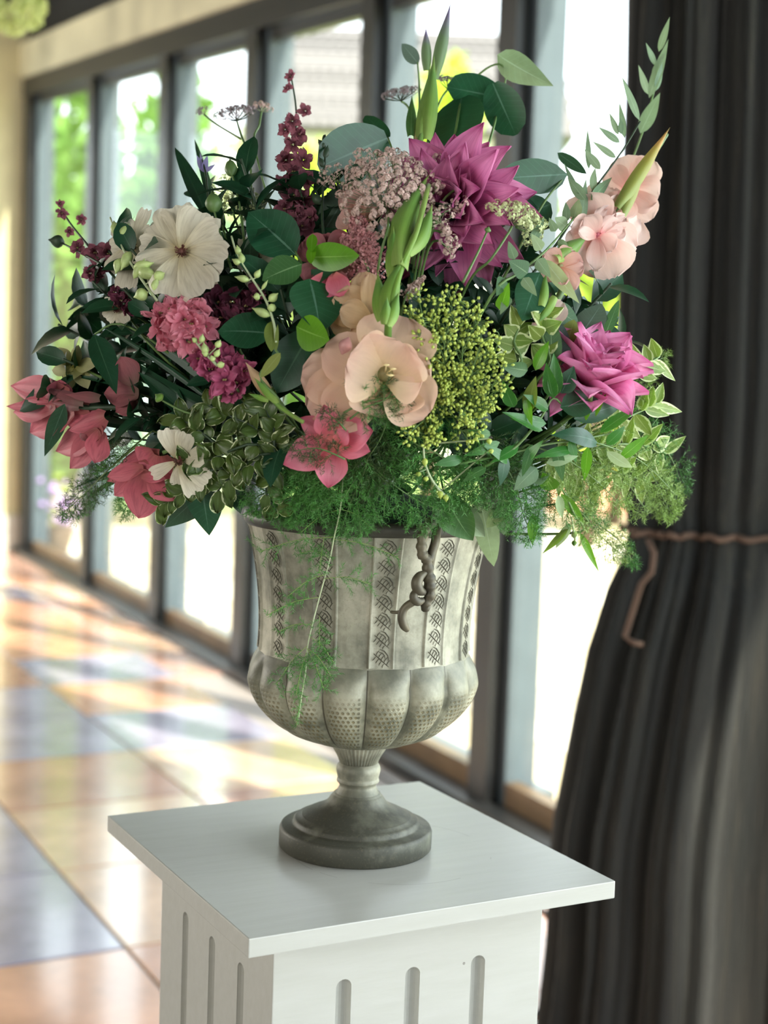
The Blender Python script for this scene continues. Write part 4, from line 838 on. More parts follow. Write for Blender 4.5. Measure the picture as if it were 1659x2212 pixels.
# ------------------------------------------------------------ fern
R.seed(41)
ferns = [
 ('asparagus fern spreading under the star-shaped pink bloom', [(760, 930), (720, 1010), (650, 1070), (600, 1100)], [0, -.01, -.01, 0], 'fern', 80, 16),
 ('asparagus fern hanging thickly over the front rim', [(800, 940), (790, 1010), (760, 1080), (735, 1150)], [0, -.012, -.018, -.0], 'fern', 90, 18),
 ('asparagus fern reaching right across the front rim', [(760, 960), (830, 1030), (900, 1080), (975, 1110)], [0, -.015, -.02, -.01], 'fern', 75, 16),
 ('asparagus fern filling the space below the yellow-green buds', [(1010, 1050), (960, 990), (900, 960), (840, 920)], [0, -.01, -.01, 0], 'fern', 85, 18),
 ('asparagus fern under the narrow ruscus leaves', [(960, 1010), (1040, 1020), (1120, 1050), (1180, 1100)], [.01, 0, 0, 0], 'fern', 80, 16),
 ('asparagus fern right of the folded rim leaves', [(1060, 960), (1110, 1040), (1130, 1110), (1150, 1160)], [.01, 0, 0, 0], 'fern', 70, 14),
 ('bright asparagus fern in the sunlit lower right', [(1140, 960), (1220, 990), (1290, 1040), (1350, 1100)], [.0, -.01, 0, .01], 'fernlight', 80, 12),
 ('bright asparagus fern below the far right leaves', [(1200, 940), (1300, 960), (1390, 1000), (1460, 1070)], [.0, 0, .01, .03], 'fernlight', 75, 12),
 ('asparagus fern curling down at the right edge against the curtain', [(1330, 900), (1400, 930), (1450, 990), (1475, 1060)], [.02, .03, .04, .05], 'fern', 60, 16),
 ('asparagus fern drooping at the lower right against the curtain', [(1350, 960), (1400, 1010), (1430, 1070), (1450, 1110)], [.02, .03, .04, .05], 'fernlight', 55, 14),
 ('thin fern trail hanging right of the urn over the bright terrace', [(1200, 1040), (1250, 1100), (1300, 1160), (1345, 1200)], [.01, .01, .02, .03], 'fernlight', 50, 14),
 ('wispy fern tip hanging lowest on the right', [(1250, 1080), (1290, 1130), (1340, 1170), (1370, 1220)], [.03, .03, .04, .05], 'fern', 26, 12),
 ('fern tuft standing out right of the pink dahlia', [(1330, 880), (1370, 830), (1400, 790), (1440, 770)], [.02, .03, .04, .04], 'fernlight', 40, 12),
 ('dark fern lying across the peach gladiolus petals', [(742, 892), (790, 868), (850, 856), (912, 826)], [-.028, -.032, -.032, -.03], 'ferndark', 66, 7),
 ('asparagus fern matted over the left part of the rim', [(700, 960), (670, 1020), (640, 1060), (610, 1120)], [.0, -.005, -.005, .0], 'fern', 70, 16),
 ('asparagus fern matted under the peach bloom', [(840, 900), (820, 950), (790, 1000), (770, 1060)], [.0, -.005, -.01, -.01], 'ferndark', 80, 16),
 ('asparagus fern pushed out above the folded rim leaves', [(900, 960), (930, 1000), (960, 1040), (1010, 1080)], [.0, -.005, -.01, -.01], 'fern', 70, 16),
 ('bright asparagus fern filling behind the trailing leaves', [(1130, 990), (1190, 1040), (1240, 1080), (1290, 1120)], [.02, .02, .02, .02], 'fern', 70, 9),
 ('bright asparagus fern at the lower right before the curtain edge', [(1240, 970), (1310, 1010), (1360, 1050), (1400, 1110)], [.01, .02, .02, .03], 'fernlight', 70, 9),
 ('small green fern tuft over the lower peach petal', [(756, 905), (790, 880), (830, 865), (850, 840)], [-.03, -.034, -.034, -.034], 'fern', 50, 6),
 ('dark fern lying across the star-shaped pink bloom', [(745, 992), (715, 978), (680, 968), (632, 975)], [-.034, -.036, -.036, -.032], 'ferndark', 36, 6),
 ('little fern tip over the top petal of the star-shaped bloom', [(752, 935), (735, 915), (720, 902), (700, 888)], [-.034, -.036, -.036, -.034], 'ferndark', 20, 4),
 ('dark fern frond slanting down at the far left', [(330, 930), (260, 990), (200, 1050), (135, 1110)], [.03, .03, .03, .03], 'ferndark', 50, 16),
 ('green fern frond below the far left pink blooms', [(300, 960), (240, 1010), (190, 1060), (150, 1120)], [.02, .02, .02, .02], 'fern', 42, 14),
 ('fern behind the lower left blooms', [(420, 980), (340, 1020), (290, 1070), (265, 1110)], [.04, .04, .05, .05], 'fern', 46, 12),
 ('fern in the dark hollow left of the star-shaped bloom', [(700, 1040), (620, 1050), (560, 1070), (540, 1090)], [.0, 0, 0, .01], 'fern', 50, 12),
 ('fern behind the yellow-green buds on the right', [(1020, 900), (1060, 960), (1040, 1030), (1010, 1080)], [.02, .01, .01, .01], 'ferndark', 80, 14),
]
for i, (lb, pa, of, mt, bln, nb) in enumerate(ferns):
    fern(lb, pa, of, mt, bln, nb, seed=i+1, tobind=0 if 'lying' in lb or 'tip over' in lb or 'tuft over' in lb else .25)
# the long trail in front of the urn: one thing with a wiry pale stem
def trail():
    base = P(750, 882, -.045); T = root('fern_trail', 'long wiry fern tendril trailing down the front of the urn', 'fern', base)
    pix = [(750, 882, 1.372), (744, 950, 1.365), (741, 1030, 1.362), (735, 1100, 1.372), (722, 1160, 1.40), (712, 1210, 1.408), (690, 1290, 1.412), (672, 1360, 1.412), (664, 1400, 1.41), (660, 1450, 1.405), (652, 1500, 1.408), (645, 1550, 1.43)]
    q = [at(*p) for p in pix]; m_ = MB(); m_.tube(smoothp(q, 6), .0006, 6); part(T, 'stem', m_, M['stempale'], 'pale wiry stem')
    rg = np.random.RandomState(77)
    def br(x0, y0, d0, x1, y1, d1, wpx, seed, sub=9):
        a, b = at(x0, y0, d0), at(x1, y1, d1); m2 = MB(); x = b-a; n = nrm(np.cross(x, FW)); mm = MB()
        mid = (a+b)/2+np.array([0, 0, .004]); pts = smoothp([a, mid, b], 6); mm.tube(pts, .00028, 4)
        f = part(T, 'branchlet', mm, M['fernlight'])
        for k in range(sub):
            u = .18+.82*(k+.5)/sub; i = min(len(pts)-2, int(u*(len(pts)-1))); p = pts[i]+(pts[i+1]-pts[i])*(u*(len(pts)-1)-i)
            e = p+(n*(1 if k % 2 else -1)*.8+nrm(x)*.55+rg.normal(size=3)*.2)*wpx*MPX*rg.uniform(.6, 1.1)*(1.1-.4*u); needles(m2, p, e, 1, rg, 1.3, .006)
        needles(m2, pts[len(pts)//3], b, 1, rg, 1.3, .006); part(f, 'needles', m2, M['fern'], kind='stuff')
    br(722, 1160, 1.40, 560, 1192, 1.402, 46, 1); br(722, 1165, 1.40, 860, 1205, 1.402, 36, 2); br(712, 1205, 1.408, 648, 1195, 1.40, 34, 3); br(700, 1250, 1.41, 800, 1262, 1.402, 40, 4)
    br(705, 1240, 1.41, 620, 1290, 1.408, 30, 5); br(690, 1290, 1.412, 576, 1330, 1.41, 26, 6); br(700, 1160, 1.40, 690, 1240, 1.40, 34, 7)
    br(675, 1350, 1.412, 600, 1366, 1.408, 24, 8, 5); br(668, 1375, 1.41, 720, 1430, 1.404, 36, 9); br(664, 1395, 1.41, 596, 1480, 1.40, 40, 10, 12); br(662, 1400, 1.408, 700, 1490, 1.398, 42, 11, 12); br(662, 1410, 1.408, 640, 1500, 1.398, 40, 12, 12)
    br(690, 1330, 1.41, 690, 1400, 1.402, 34, 13); br(655, 1480, 1.402, 640, 1570, 1.43, 20, 14); br(664, 1400, 1.408, 715, 1462, 1.396, 34, 15, 12)
    br(735, 1100, 1.372, 650, 1150, 1.385, 44, 16); br(735, 1100, 1.372, 800, 1140, 1.385, 40, 17)
trail()
# ------------------------------------------------------------ gladioli
R.seed(51)
def gl_root(label, loc): return root('gladiolus', label, 'flower', loc)
def bloom(T, c, off, rr=.006, mat='throat', name='throat', d=None):
    C = P(c[0], c[1], off); m_ = MB(); m_.blob(C, -FW if d is None else d, rr*1.6, rr, 10, 6)
    return part(T, name, m_, M[mat], origin=C)
def petals(B, lst, mat, **k):
    for l in lst:
        kk = dict(prof='petal', cup=.25, ruf=.05, nu=10, nv=8, tilt=0); kk.update(k)
        if len(l) > 7: kk.update(l[7])
        bl(B, 'petal', l[:2], l[2:4], l[4], l[8] if len(l) > 8 else mat, l[5], l[6], **kk)
T = gl_root('tall gladiolus with the large pale peach bloom and green bud spike at the centre', P(838, 820, .05))
stem(T, [(926, 400), (900, 500), (868, 575), (845, 660), (838, 720), (836, 820)], .0032, 'bud', [-.03, -.04, -.045, -.045, -.03, .03], n=8, tobind=.4)
for b in [(866, 572, 928, 376, 58, -.05, -.035, .12), (880, 545, 934, 440, 38, -.045, -.04, -.1), (848, 600, 850, 488, 30, -.046, -.04, 0), (836, 690, 872, 556, 40, -.05, -.05, .1), (826, 692, 816, 588, 34, -.045, -.04, 0), (838, 702, 862, 630, 30, -.055, -.05, 0), (832, 700, 836, 640, 22, -.055, -.055, 0)]:
    bl(T, 'bud_sheath', b[:2], b[2:4], b[4], 'bud', b[5], b[6], 'bud', cup=-.75, side=b[7]*.6, nu=10, nv=8, tilt=0)
    bl(T, 'bud_sheath', (b[0]-3, b[1]), (b[2]-4, b[3]+14), b[4]*.8, 'bud', b[5]+.006, b[6]+.006, 'bud', cup=-.5, side=b[7]*.6, tilt=8)
B = bloom(T, (832, 808), -.034, .0075)
petals(B, [(800, 830, 652, 806, 120, -.004, -.008), (820, 812, 668, 890, 130, -.008, -.012), (830, 830, 700, 905, 110, -.012, -.018), (832, 815, 700, 752, 110, -.01, -.016), (834, 805, 872, 684, 165, -.02, -.026), (835, 830, 836, 902, 150, -.024, -.034), (838, 820, 924, 896, 120, -.026, -.038), (836, 800, 926, 836, 110, -.022, -.03)], 'peach')
petals(B, [(832, 812, 752, 776, 150, -.032, -.048), (834, 806, 872, 742, 150, -.032, -.05), (836, 812, 914, 806, 120, -.032, -.048)], 'peach', cup=.22, ruf=.03)
m_ = MB()
for dx, dy in ((2, -14), (14, -8), (10, 2)):
    a, b = P(832, 808, -.036), P(832+dx*1.2, 808+dy*1.4, -.05); m_.tube([a, b], .0006, 4); m_.blob(b, RT, .006, .0012, 6, 4)
part(B, 'stamens', m_, M['anther'])
B = bloom(T, (800, 690), .0, .006)
petals(B, [(800, 692, 712, 690, 80, .0, -.004), (802, 692, 722, 640, 90, 0, -.01), (802, 690, 784, 588, 70, .0, -.012), (804, 700, 760, 722, 60, -.004, -.01), (800, 690, 800, 592, 40, -.01, -.016), (800, 692, 735, 668, 60, -.012, -.022)], 'tan', ruf=.09)
m_ = MB(); a = P(746, 747, -.03); m_.blob(a, sd(.4, -1), .0165, .0062, 12, 8); pb = part(T, 'closed_bud', m_, M['pinkbud'], 'small round dusty pink bud')
T = gl_root('upper gladiolus spike of closed green tips pointing at the sky', P(905, 340, .06))
stem(T, [(930, 150), (922, 220), (908, 300), (890, 380)], .003, 'bud', [.03]*3+[.06], n=8, tobind=.5)
for b in [(922, 152, 920, 58, 26, 'budpurple'), (938, 170, 974, 4, 32, 'budpurple'), (920, 300, 938, 120, 44, 'bud'), (906, 300, 930, 150, 30, 'bud'), (914, 296, 945, 140, 26, 'bud'), (888, 292, 890, 205, 26, 'mid'), (903, 300, 903, 262, 18, 'tan')]:
    bl(T, 'bud_sheath', b[:2], b[2:4], b[4], b[5], .028, .024, 'bud', cup=-.7, nu=10, nv=8, tilt=0)
T = gl_root('salmon pink star-shaped gladiolus bloom low at the front', P(590, 868, .0))
stem(T, [(655, 912), (620, 890), (592, 866), (560, 820)], .0026, 'bud', [-.03, -.02, -.015, -.012], tobind=0)
stem(T, [(592, 866), (640, 930), (720, 1020)], .0022, 'stem', [-.012, .02, .05], tobind=.6)
bl(T, 'bud_sheath', (585, 858), (530, 782), 28, 'tan', -.015, -.02, 'bud', cup=-.7, tilt=0); bl(T, 'bud_sheath', (600, 872), (548, 815), 18, 'bud', -.018, -.022, 'bud', cup=-.6, tilt=0)
bl(T, 'bud_sheath', (580, 866), (536, 850), 12, 'bud', -.018, -.022, 'bud', cup=-.6, tilt=0)
B = bloom(T, (728, 950), -.02, .004, 'pinkdeep')
petals(B, [(722, 950, 648, 902, 52, -.018, -.02, dict(cup=-.6)), (726, 948, 700, 874, 58, -.02, -.03, dict(side=.08)), (730, 950, 806, 930, 74, -.022, -.03, dict(tilt=-15)), (728, 956, 800, 975, 54, -.022, -.034), (722, 960, 709, 1054, 70, -.024, -.034), (722, 958, 612, 1004, 76, -.022, -.034, dict(tilt=15)), (726, 956, 752, 930, 40, -.03, -.036)], 'pink', prof='star', ruf=.03)
T = gl_root('pink bell-shaped gladiolus bloom at the lower left edge', P(380, 965, .02))
stem(T, [(352, 978), (400, 960), (480, 940)], .0026, 'stem', [.0, .01, .03], tobind=.4)
B = bloom(T, (318, 1020), 0, .004, 'pinkdeep')
petals(B, [(345, 985, 232, 1040, 78, .004, .002, dict(cup=-.5)), (345, 985, 345, 1060, 84, -.004, -.008, dict(cup=-.6)), (320, 1000, 248, 1070, 60, -.004, -.01), (318, 1015, 300, 1118, 84, -.012, -.02), (325, 1020, 378, 1082, 66, -.01, -.018), (310, 1010, 232, 1030, 40, -.012, -.02), (305, 1030, 358, 1034, 24, -.018, -.02), (330, 975, 300, 1000, 60, 0, -.004)], 'pinkdeep', prof='star', ruf=.04)
T = gl_root('pair of deep pink gladiolus blooms seen from behind at the far left', P(240, 880, .03))
stem(T, [(120, 862), (180, 880), (250, 880), (340, 890)], .0032, 'stemdark', [.0, .0, .02, .04], tobind=.4)
B = bloom(T, (120, 880), .0, .006, 'pinkdull')
petals(B, [(190, 880, 14, 878, 60, 0, -.01, dict(cup=-.7)), (150, 850, 24, 834, 66, .0, .0), (140, 880, 66, 934, 84, -.005, -.01), (130, 860, 130, 820, 60, .01, .01), (160, 890, 100, 920, 60, -.008, -.008), (120, 880, 30, 890, 60, -.008, -.01)], 'pinkdeep', prof='star')
for b in [(180, 870, 90, 836, 28), (170, 880, 110, 870, 22), (215, 860, 140, 852, 26)]: bl(T, 'bud_sheath', b[:2], b[2:4], b[4], 'pinkdull', -.012, -.014, 'bud', cup=-.5, tilt=0)
B = bloom(T, (185, 940), .0, .006, 'pinkdull')
petals(B, [(222, 920, 128, 900, 62, -.004, -.008, dict(cup=-.6)), (222, 925, 122, 975, 70, -.006, -.012), (215, 930, 152, 1012, 62, -.008, -.014), (220, 930, 205, 1000, 60, -.004, -.008), (225, 900, 150, 930, 60, -.01, -.014, dict(cup=-.8))], 'pinkdeep', prof='star')
B = bloom(T, (270, 850), .03, .006, 'pinkdull')
petals(B, [(300, 850, 225, 850, 60, .02, .015), (290, 830, 260, 770, 60, .02, .015), (295, 860, 250, 890, 50, .02, .015)], 'pinkdull', prof='star')
T = gl_root('blush gladiolus with ruffled open bloom and olive tip at the upper right', P(1240, 600, .03))
stem(T, [(1440, 290), (1390, 370), (1340, 450), (1290, 520), (1230, 600), (1170, 700)], .003, 'stem', [.03, .0, -.01, 0, .02, .04], n=7, tobind=.4)
for b in [(1334, 448, 1448, 274, 34, 'budolive'), (1345, 462, 1398, 330, 34, 'budolive'), (1336, 470, 1370, 400, 26, 'blushpeach'), (1204, 556, 1272, 508, 38, 'bud'), (1200, 640, 1160, 700, 24, 'bud'), (1170, 660, 1180, 590, 26, 'bud')]:
    bl(T, 'bud_sheath', b[:2], b[2:4], b[4], b[5], -.015, -.012 if b[0] < 1300 else .005, 'bud', cup=-.6, nu=10, nv=8, tilt=0)
B = bloom(T, (1290, 508), -.005, .004, 'pinkdeep')
petals(B, [(1290, 505, 1262, 420, 110, .006, .004), (1290, 500, 1320, 405, 110, .006, .004), (1292, 510, 1376, 470, 130, .006, .0), (1292, 515, 1374, 540, 100, .006, 0), (1290, 515, 1320, 602, 130, .004, -.004), (1288, 512, 1238, 560, 100, .004, 0), (1286, 508, 1232, 500, 80, .004, -.004)], 'blush', ruf=.05)
petals(B, [(1290, 508, 1262, 470, 60, -.006, -.02), (1290, 506, 1318, 450, 54, -.006, -.022), (1292, 510, 1345, 490, 70, -.006, -.022), (1291, 512, 1325, 540, 54, -.006, -.02), (1290, 514, 1286, 586, 44, -.006, -.018), (1288, 510, 1250, 500, 30, -.008, -.02), (1300, 505, 1350, 470, 40, -.012, -.026)], 'blush', ruf=.13, rk=4)
B = bloom(T, (1370, 400), .0, .004, 'anther')
petals(B, [(1365, 410, 1345, 338, 90, .008, .006), (1370, 405, 1410, 345, 80, .008, .006), (1365, 410, 1421, 430, 96, .004, .0), (1360, 415, 1405, 476, 80, .004, .0), (1355, 410, 1310, 370, 70, .008, .006), (1352, 420, 1330, 470, 80, .006, .004)], 'blush', ruf=.06)
B = bloom(T, (1208, 575), -.004, .004, 'throat')
petals(B, [(1208, 575, 1178, 545, 50, -.005, -.012), (1210, 572, 1238, 540, 50, -.004, -.012), (1208, 578, 1260, 572, 56, -.004, -.014), (1208, 580, 1240, 628, 50, -.005, -.015), (1206, 578, 1172, 600, 50, -.002, -.008), (1208, 578, 1218, 615, 30, -.01, -.02)], 'blushpeach', ruf=.1)
B = bloom(T, (1180, 690), .01, .004, 'throat')
petals(B, [(1170, 705, 1215, 652, 56, .004, .0), (1165, 700, 1160, 720, 50, .004, .0), (1160, 680, 1200, 700, 50, .006, .004)], 'blush')
T = gl_root('dusty pink bloom half hidden behind the central round leaves', P(700, 600, .02)); stem(T, [(700, 600), (700, 660), (710, 740)], .002, 'stem', [.02, .03, .05], tobind=.5)
B = bloom(T, (700, 560), .015, .005, 'pinkdull')
petals(B, [(700, 560, 655, 520, 70, .01, .006), (705, 560, 700, 505, 80, .012, .01), (710, 560, 765, 520, 80, .012, .01), (710, 570, 760, 600, 80, .008, .0), (705, 575, 712, 645, 80, .004, -.006), (695, 572, 668, 615, 70, .004, -.004), (706, 580, 735, 640, 60, .0, -.008)], 'pinkdull')
petals(B, [(706, 590, 700, 642, 70, -.004, -.01), (720, 590, 738, 640, 50, -.005, -.012)], 'pink')
T = gl_root('pale beige petals peeking out left of the dusty lace', P(768, 500, .03)); stem(T, [(768, 500), (770, 560), (775, 640)], .002, 'stem', [.03, .04, .06], tobind=.5)
B = bloom(T, (770, 470), .02, .004, 'throat')
petals(B, [(772, 490, 756, 412, 60, .01, .008), (770, 485, 734, 462, 60, .01, .006), (775, 495, 752, 500, 50, .008, .006), (780, 480, 800, 440, 60, .012, .01)], 'blushpeach')
# hellebore-like green cream flowers at the far left
T = root('green_flower', 'soft yellow-green open flower at the left edge above the pink blooms', 'flower', P(165, 790, .04)); stem(T, [(165, 790), (230, 820), (330, 860)], .0016, 'stem', [.04, .04, .05], tobind=.3)
for b in [(160, 790, 118, 752, 36), (160, 795, 112, 800, 36), (160, 795, 140, 848, 34), (165, 795, 190, 840, 36), (165, 790, 208, 790, 36), (165, 785, 170, 745, 30)]: bl(T, 'petal', b[:2], b[2:4], b[4], 'helle', .035, .03, 'star', cup=.2)
# ------------------------------------------------------------ cosmos
R.seed(61)
def cosmos(label, c, off, lst, stp, eyer=.0066, mat='cream', d=None):
    T = root('cosmos', label, 'flower', P(c[0], c[1], off)); stem(T, [c]+stp, .0011, 'stem', [off+.004]+[off+.03]*len(stp), tobind=.3)
    for l in lst: bl(T, 'petal', l[:2], l[2:4], l[4], mat, off+.001+R.uniform(0, .003), off+l[5] if len(l) > 5 else off-.004+R.uniform(-.004, .004), 'obov', nu=12, nv=10, cup=.12, ruf=.045, rk=4, notch=.03, nk=2.6, tilt=R.uniform(-8, 8))
    C = P(c[0], c[1], off-.003); m_ = MB(); dd = -FW if d is None else d; a = nrm(np.cross(dd, UP)); b = np.cross(dd, a); m_.blob(C, dd, .005, eyer*.55, 12, 6)
    rg = np.random.RandomState(3)
    for k in range(46):
        an = rg.uniform(0, 6.28); rr = eyer*math.sqrt(rg.uniform(.25, 1)); q = C+(a*cos(an)+b*sin(an))*rr; m_.tube([C+(q-C)*.3, q+dd*.003], .0004, 3, False); m_.blob(q+dd*.0032, dd, .0018, .0006, 4, 3)
    part(T, 'flower_eye', m_, M['eye'], 'maroon centre'); return T
cosmos('large open cream cosmos with maroon eye at the upper left', (392, 543), -.012, [(392, 540, 372, 448, 92), (394, 540, 438, 458, 96), (398, 540, 474, 500, 78), (400, 546, 484, 572, 96), (396, 550, 440, 632, 92), (390, 550, 372, 640, 104), (386, 546, 310, 590, 84), (386, 542, 302, 540, 70), (386, 540, 330, 482, 84)], [(420, 640), (470, 760)])
cosmos('cream cosmos seen side on behind the large one, on its left', (286, 532), .006, [(286, 530, 316, 452, 30), (290, 530, 330, 500, 40), (284, 528, 262, 486, 60), (280, 534, 246, 590, 56), (288, 538, 270, 622, 50), (294, 536, 330, 560, 60), (282, 530, 240, 540, 50)], [(330, 620), (400, 720)], .005)
cosmos('cream cosmos seen side on at the lower left in front of variegated leaves', (386, 996), -.02, [(384, 992, 362, 925, 50), (390, 990, 402, 935, 44), (396, 994, 440, 985, 46), (394, 1000, 450, 1040, 44), (390, 1004, 424, 1066, 46), (386, 1004, 390, 1046, 44), (380, 998, 328, 1026, 32)], [(420, 990), (520, 980)], .005)
cosmos('pale cosmos glimpsed at the left edge below the green buds', (252, 668), .02, [(252, 668, 222, 655, 34), (252, 668, 230, 690, 34), (254, 668, 250, 640, 34), (254, 670, 270, 700, 34)], [(320, 700), (400, 780)], .004)
cosmos('cream cosmos half hidden above the centre left round leaf', (556, 560), .04, [(556, 560, 540, 510, 60), (556, 560, 530, 590, 60), (556, 560, 560, 620, 60), (556, 560, 600, 540, 60)], [(580, 640), (620, 720)], .005)
# ------------------------------------------------------------ dahlias
def dahlia(label, c, off, r, face, mat, rings, stp, seed=1):
    R.seed(seed); C = P(c[0], c[1], off); F = nrm(face); a = nrm(np.cross(F, UP)); b = np.cross(F, a); rr = r*MPX
    T = root('dahlia', label, 'flower', C)
    q = [C-F*rr*.3]+[P(x, y, o) for x, y, o in stp]; m_ = MB(); m_.tube(smoothp(q+[q[-1]+(BIND-q[-1])*.4], 4), .0024, 7); part(T, 'stem', m_, M['stem'])
    for (n, el, ln, wd, z) in rings:
        for k in range(n):
            an = 2*pi*(k+R.uniform(-.22, .22))/n+el*7; e = radians(el+R.uniform(-14, 14)); d = (a*cos(an)+b*sin(an))*cos(e)+F*sin(e)
            base = C+F*rr*z+(a*cos(an)+b*sin(an))*rr*.08; L = rr*ln*R.uniform(.88, 1.12); nn = F*cos(e)-(a*cos(an)+b*sin(an))*sin(e)
            m_ = MB(); surf(m_, base, base+d*L, nn, L*wd*R.uniform(.9, 1.1), 'dahl', bend=.07, cup=R.uniform(.3, .8), curl=R.uniform(-.2, .16), ruf=.07, rk=2.2, side=R.uniform(-.11, .11), nu=10, nv=8)
            part(T, 'petal', m_, M[mat], origin=base)
    return T
dahlia('large mauve-pink dahlia behind the dusty lace at the upper centre', (985, 455), .03, 160, -FW*.8+sd(-.25, -.1), 'mauve',
       [(13, -6, 1.0, .5, -.12), (13, 12, .98, .5, -.04), (12, 28, .9, .52, .04), (10, 44, .78, .54, .1), (8, 60, .62, .56, .14), (6, 76, .48, .6, .18)], [(990, 560, .08), (960, 700, .1)], 4)
dahlia('orchid-pink dahlia facing left-upward at the right of the bouquet', (1262, 838), .012, 128, -FW*.55+sd(.25, -.8), 'orchid',
       [(10, 8, .9, .66, -.1), (10, 26, 1.0, .66, -.02), (9, 42, 1.0, .68, .04), (8, 56, .95, .68, .08), (6, 70, .85, .7, .12), (4, 82, .7, .7, .16)], [(1230, 900, .05), (1150, 960, .08)], 8)
# petal scraps behind
T = root('dahlia_bud', 'half-open orchid-pink bloom peeping behind the olive leaf on the right', 'flower', P(1222, 700, .03)); stem(T, [(1222, 700), (1200, 780), (1180, 860)], .0014, 'stem', [.03, .04, .05], tobind=.3)
for b in [(1222, 690, 1206, 650, 16), (1222, 690, 1232, 664, 16), (1222, 715, 1250, 722, 20), (1218, 700, 1232, 700, 20), (1224, 730, 1236, 756, 16)]: bl(T, 'petal', b[:2], b[2:4], b[4], 'orchid', .03, .026, 'dahl')
# ------------------------------------------------------------ larkspur
R.seed(71)
def lark(label, path, fl, off, mat, smat='stem'):
    T = root('larkspur', label, 'flower', P(*path[-1], off)); stem(T, path, .0013, smat, [off+.006]*len(path), tobind=.3)
    for f in fl: lfloret(T, f[:2], off+(f[3] if len(f) > 3 else R.uniform(-.008, .004)), f[2], f[4] if len(f) > 4 else mat)
    return T
lark('dense salmon-pink larkspur spike with frilled florets at the left', [(340, 680), (400, 720), (460, 780), (520, 850)],
     [(345, 680, 30), (372, 668, 30), (402, 670, 32), (430, 672, 30), (350, 706, 32), (382, 700, 34, -.014), (414, 700, 34, -.016), (440, 706, 30), (372, 734, 32), (404, 736, 34, -.012), (398, 690, 30, -.02), (430, 730, 26)], -.012, 'larkpink')
lark('magenta lower end of the larkspur beside the cream pod', [(430, 740), (480, 800), (520, 850)],
     [(430, 775, 28), (452, 800, 30), (470, 780, 28), (490, 770, 30), (512, 790, 30), (486, 820, 34, -.012), (512, 830, 30), (478, 842, 32), (500, 852, 24), (450, 760, 26), (528, 800, 24)], -.004, 'larkdeep')
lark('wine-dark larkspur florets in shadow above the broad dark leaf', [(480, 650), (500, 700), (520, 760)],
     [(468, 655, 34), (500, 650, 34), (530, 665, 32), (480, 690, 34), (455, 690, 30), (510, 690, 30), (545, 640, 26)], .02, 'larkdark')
lark('tall dusky larkspur spire against the window at the upper centre left', [(628, 158), (640, 240), (636, 330), (640, 420), (645, 500), (650, 580)],
     [(628, 165, 15), (622, 190, 13), (660, 240, 18), (632, 262, 22), (616, 280, 20), (648, 290, 22), (634, 312, 24), (618, 345, 24), (655, 345, 22), (636, 370, 26), (612, 395, 18), (660, 385, 22), (630, 425, 26), (655, 430, 26), (615, 450, 24), (640, 465, 28), (670, 470, 24), (650, 490, 26), (625, 480, 24)], .04, 'larkdusk', 'stemdark')
lark('sparse dusky larkspur sprig at the far left edge', [(128, 442), (150, 480), (190, 530), (240, 590), (300, 660)],
     [(130, 440, 10), (134, 460, 15), (176, 474, 14), (150, 500, 12), (168, 535, 20), (205, 545, 26), (232, 548, 26), (220, 575, 24), (195, 590, 20), (245, 570, 22), (210, 598, 16)], .015, 'larkdusk', 'stemdark')
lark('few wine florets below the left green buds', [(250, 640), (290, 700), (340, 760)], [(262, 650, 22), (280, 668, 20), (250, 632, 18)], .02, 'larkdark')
buds('larkspur_buds', 'stalk of pale green buds arching over the left cosmos', [(238, 470), (262, 530), (290, 580), (340, 650)],
     [(250, 505, 246, 478, 20), (262, 512, 278, 484, 20), (282, 545, 262, 582, 24), (290, 580, 330, 568, 24), (300, 585, 340, 598, 26), (318, 632, 290, 642, 28), (330, 630, 340, 600, 18), (290, 600, 312, 560, 20), (335, 600, 355, 590, 22), (262, 560, 250, 590, 24)], -.02)
buds('larkspur_buds', 'arching stalk of round pale green buds at the centre left', [(500, 510), (515, 555), (550, 610), (575, 650), (592, 700), (596, 740)],
     [(516, 550, 512, 530, 13), (524, 568, 520, 545, 14), (520, 570, 502, 560, 14), (538, 605, 508, 598, 15), (552, 600, 562, 582, 14), (560, 640, 548, 642, 16), (582, 650, 600, 634, 18), (585, 660, 590, 672, 18), (582, 682, 546, 666, 18), (566, 625, 578, 606, 8)], -.02)
buds('larkspur_buds', 'knot of green buds over the pink larkspur', [(420, 735), (445, 765), (470, 790)],
     [(425, 738, 415, 730, 12), (435, 740, 438, 722, 13), (445, 765, 440, 740, 16), (450, 765, 436, 762, 14), (468, 750, 476, 735, 14), (465, 770, 474, 755, 13), (472, 790, 484, 785, 14), (462, 780, 456, 768, 12)], -.03)
buds('seed_stalk', 'dark stalk of small oval pods beside the dusky spire', [(702, 292), (702, 340), (698, 400), (696, 470), (700, 520)],
     [(700, 318, 688, 302, 14, 'stemdark'), (702, 308, 699, 292, 11, 'stemdark'), (702, 340, 708, 315, 14, 'stemdark'), (698, 360, 690, 340, 14, 'stemdark'), (692, 440, 674, 418, 20, 'stemdark')], .02, 'stemdark', 'stemdark')
buds('round_bud', 'single round green bud on a thin stem against the window', [(498, 365), (515, 430), (525, 500), (530, 560)], [(500, 378, 497, 345, 28, 'stem')], .03, 'stem', 'stem')
buds('round_bud', 'larger round green bud just above the large cream cosmos', [(462, 452), (480, 520), (500, 580)], [(463, 456, 459, 416, 36, 'stem')], .0, 'stem', 'stem')
buds('round_bud', 'round dark bud on a long stalk at the far left edge', [(132, 524), (200, 560), (236, 582)], [(138, 524, 106, 518, 30, 'stemdark')], .0, 'stemdark', 'stemdark')
buds('round_bud', 'small flat green bud before the magenta dahlia petals', [(1053, 498), (1035, 540), (1000, 610)], [(1052, 502, 1056, 490, 14, 'stem')], -.03, 'stem', 'stem')
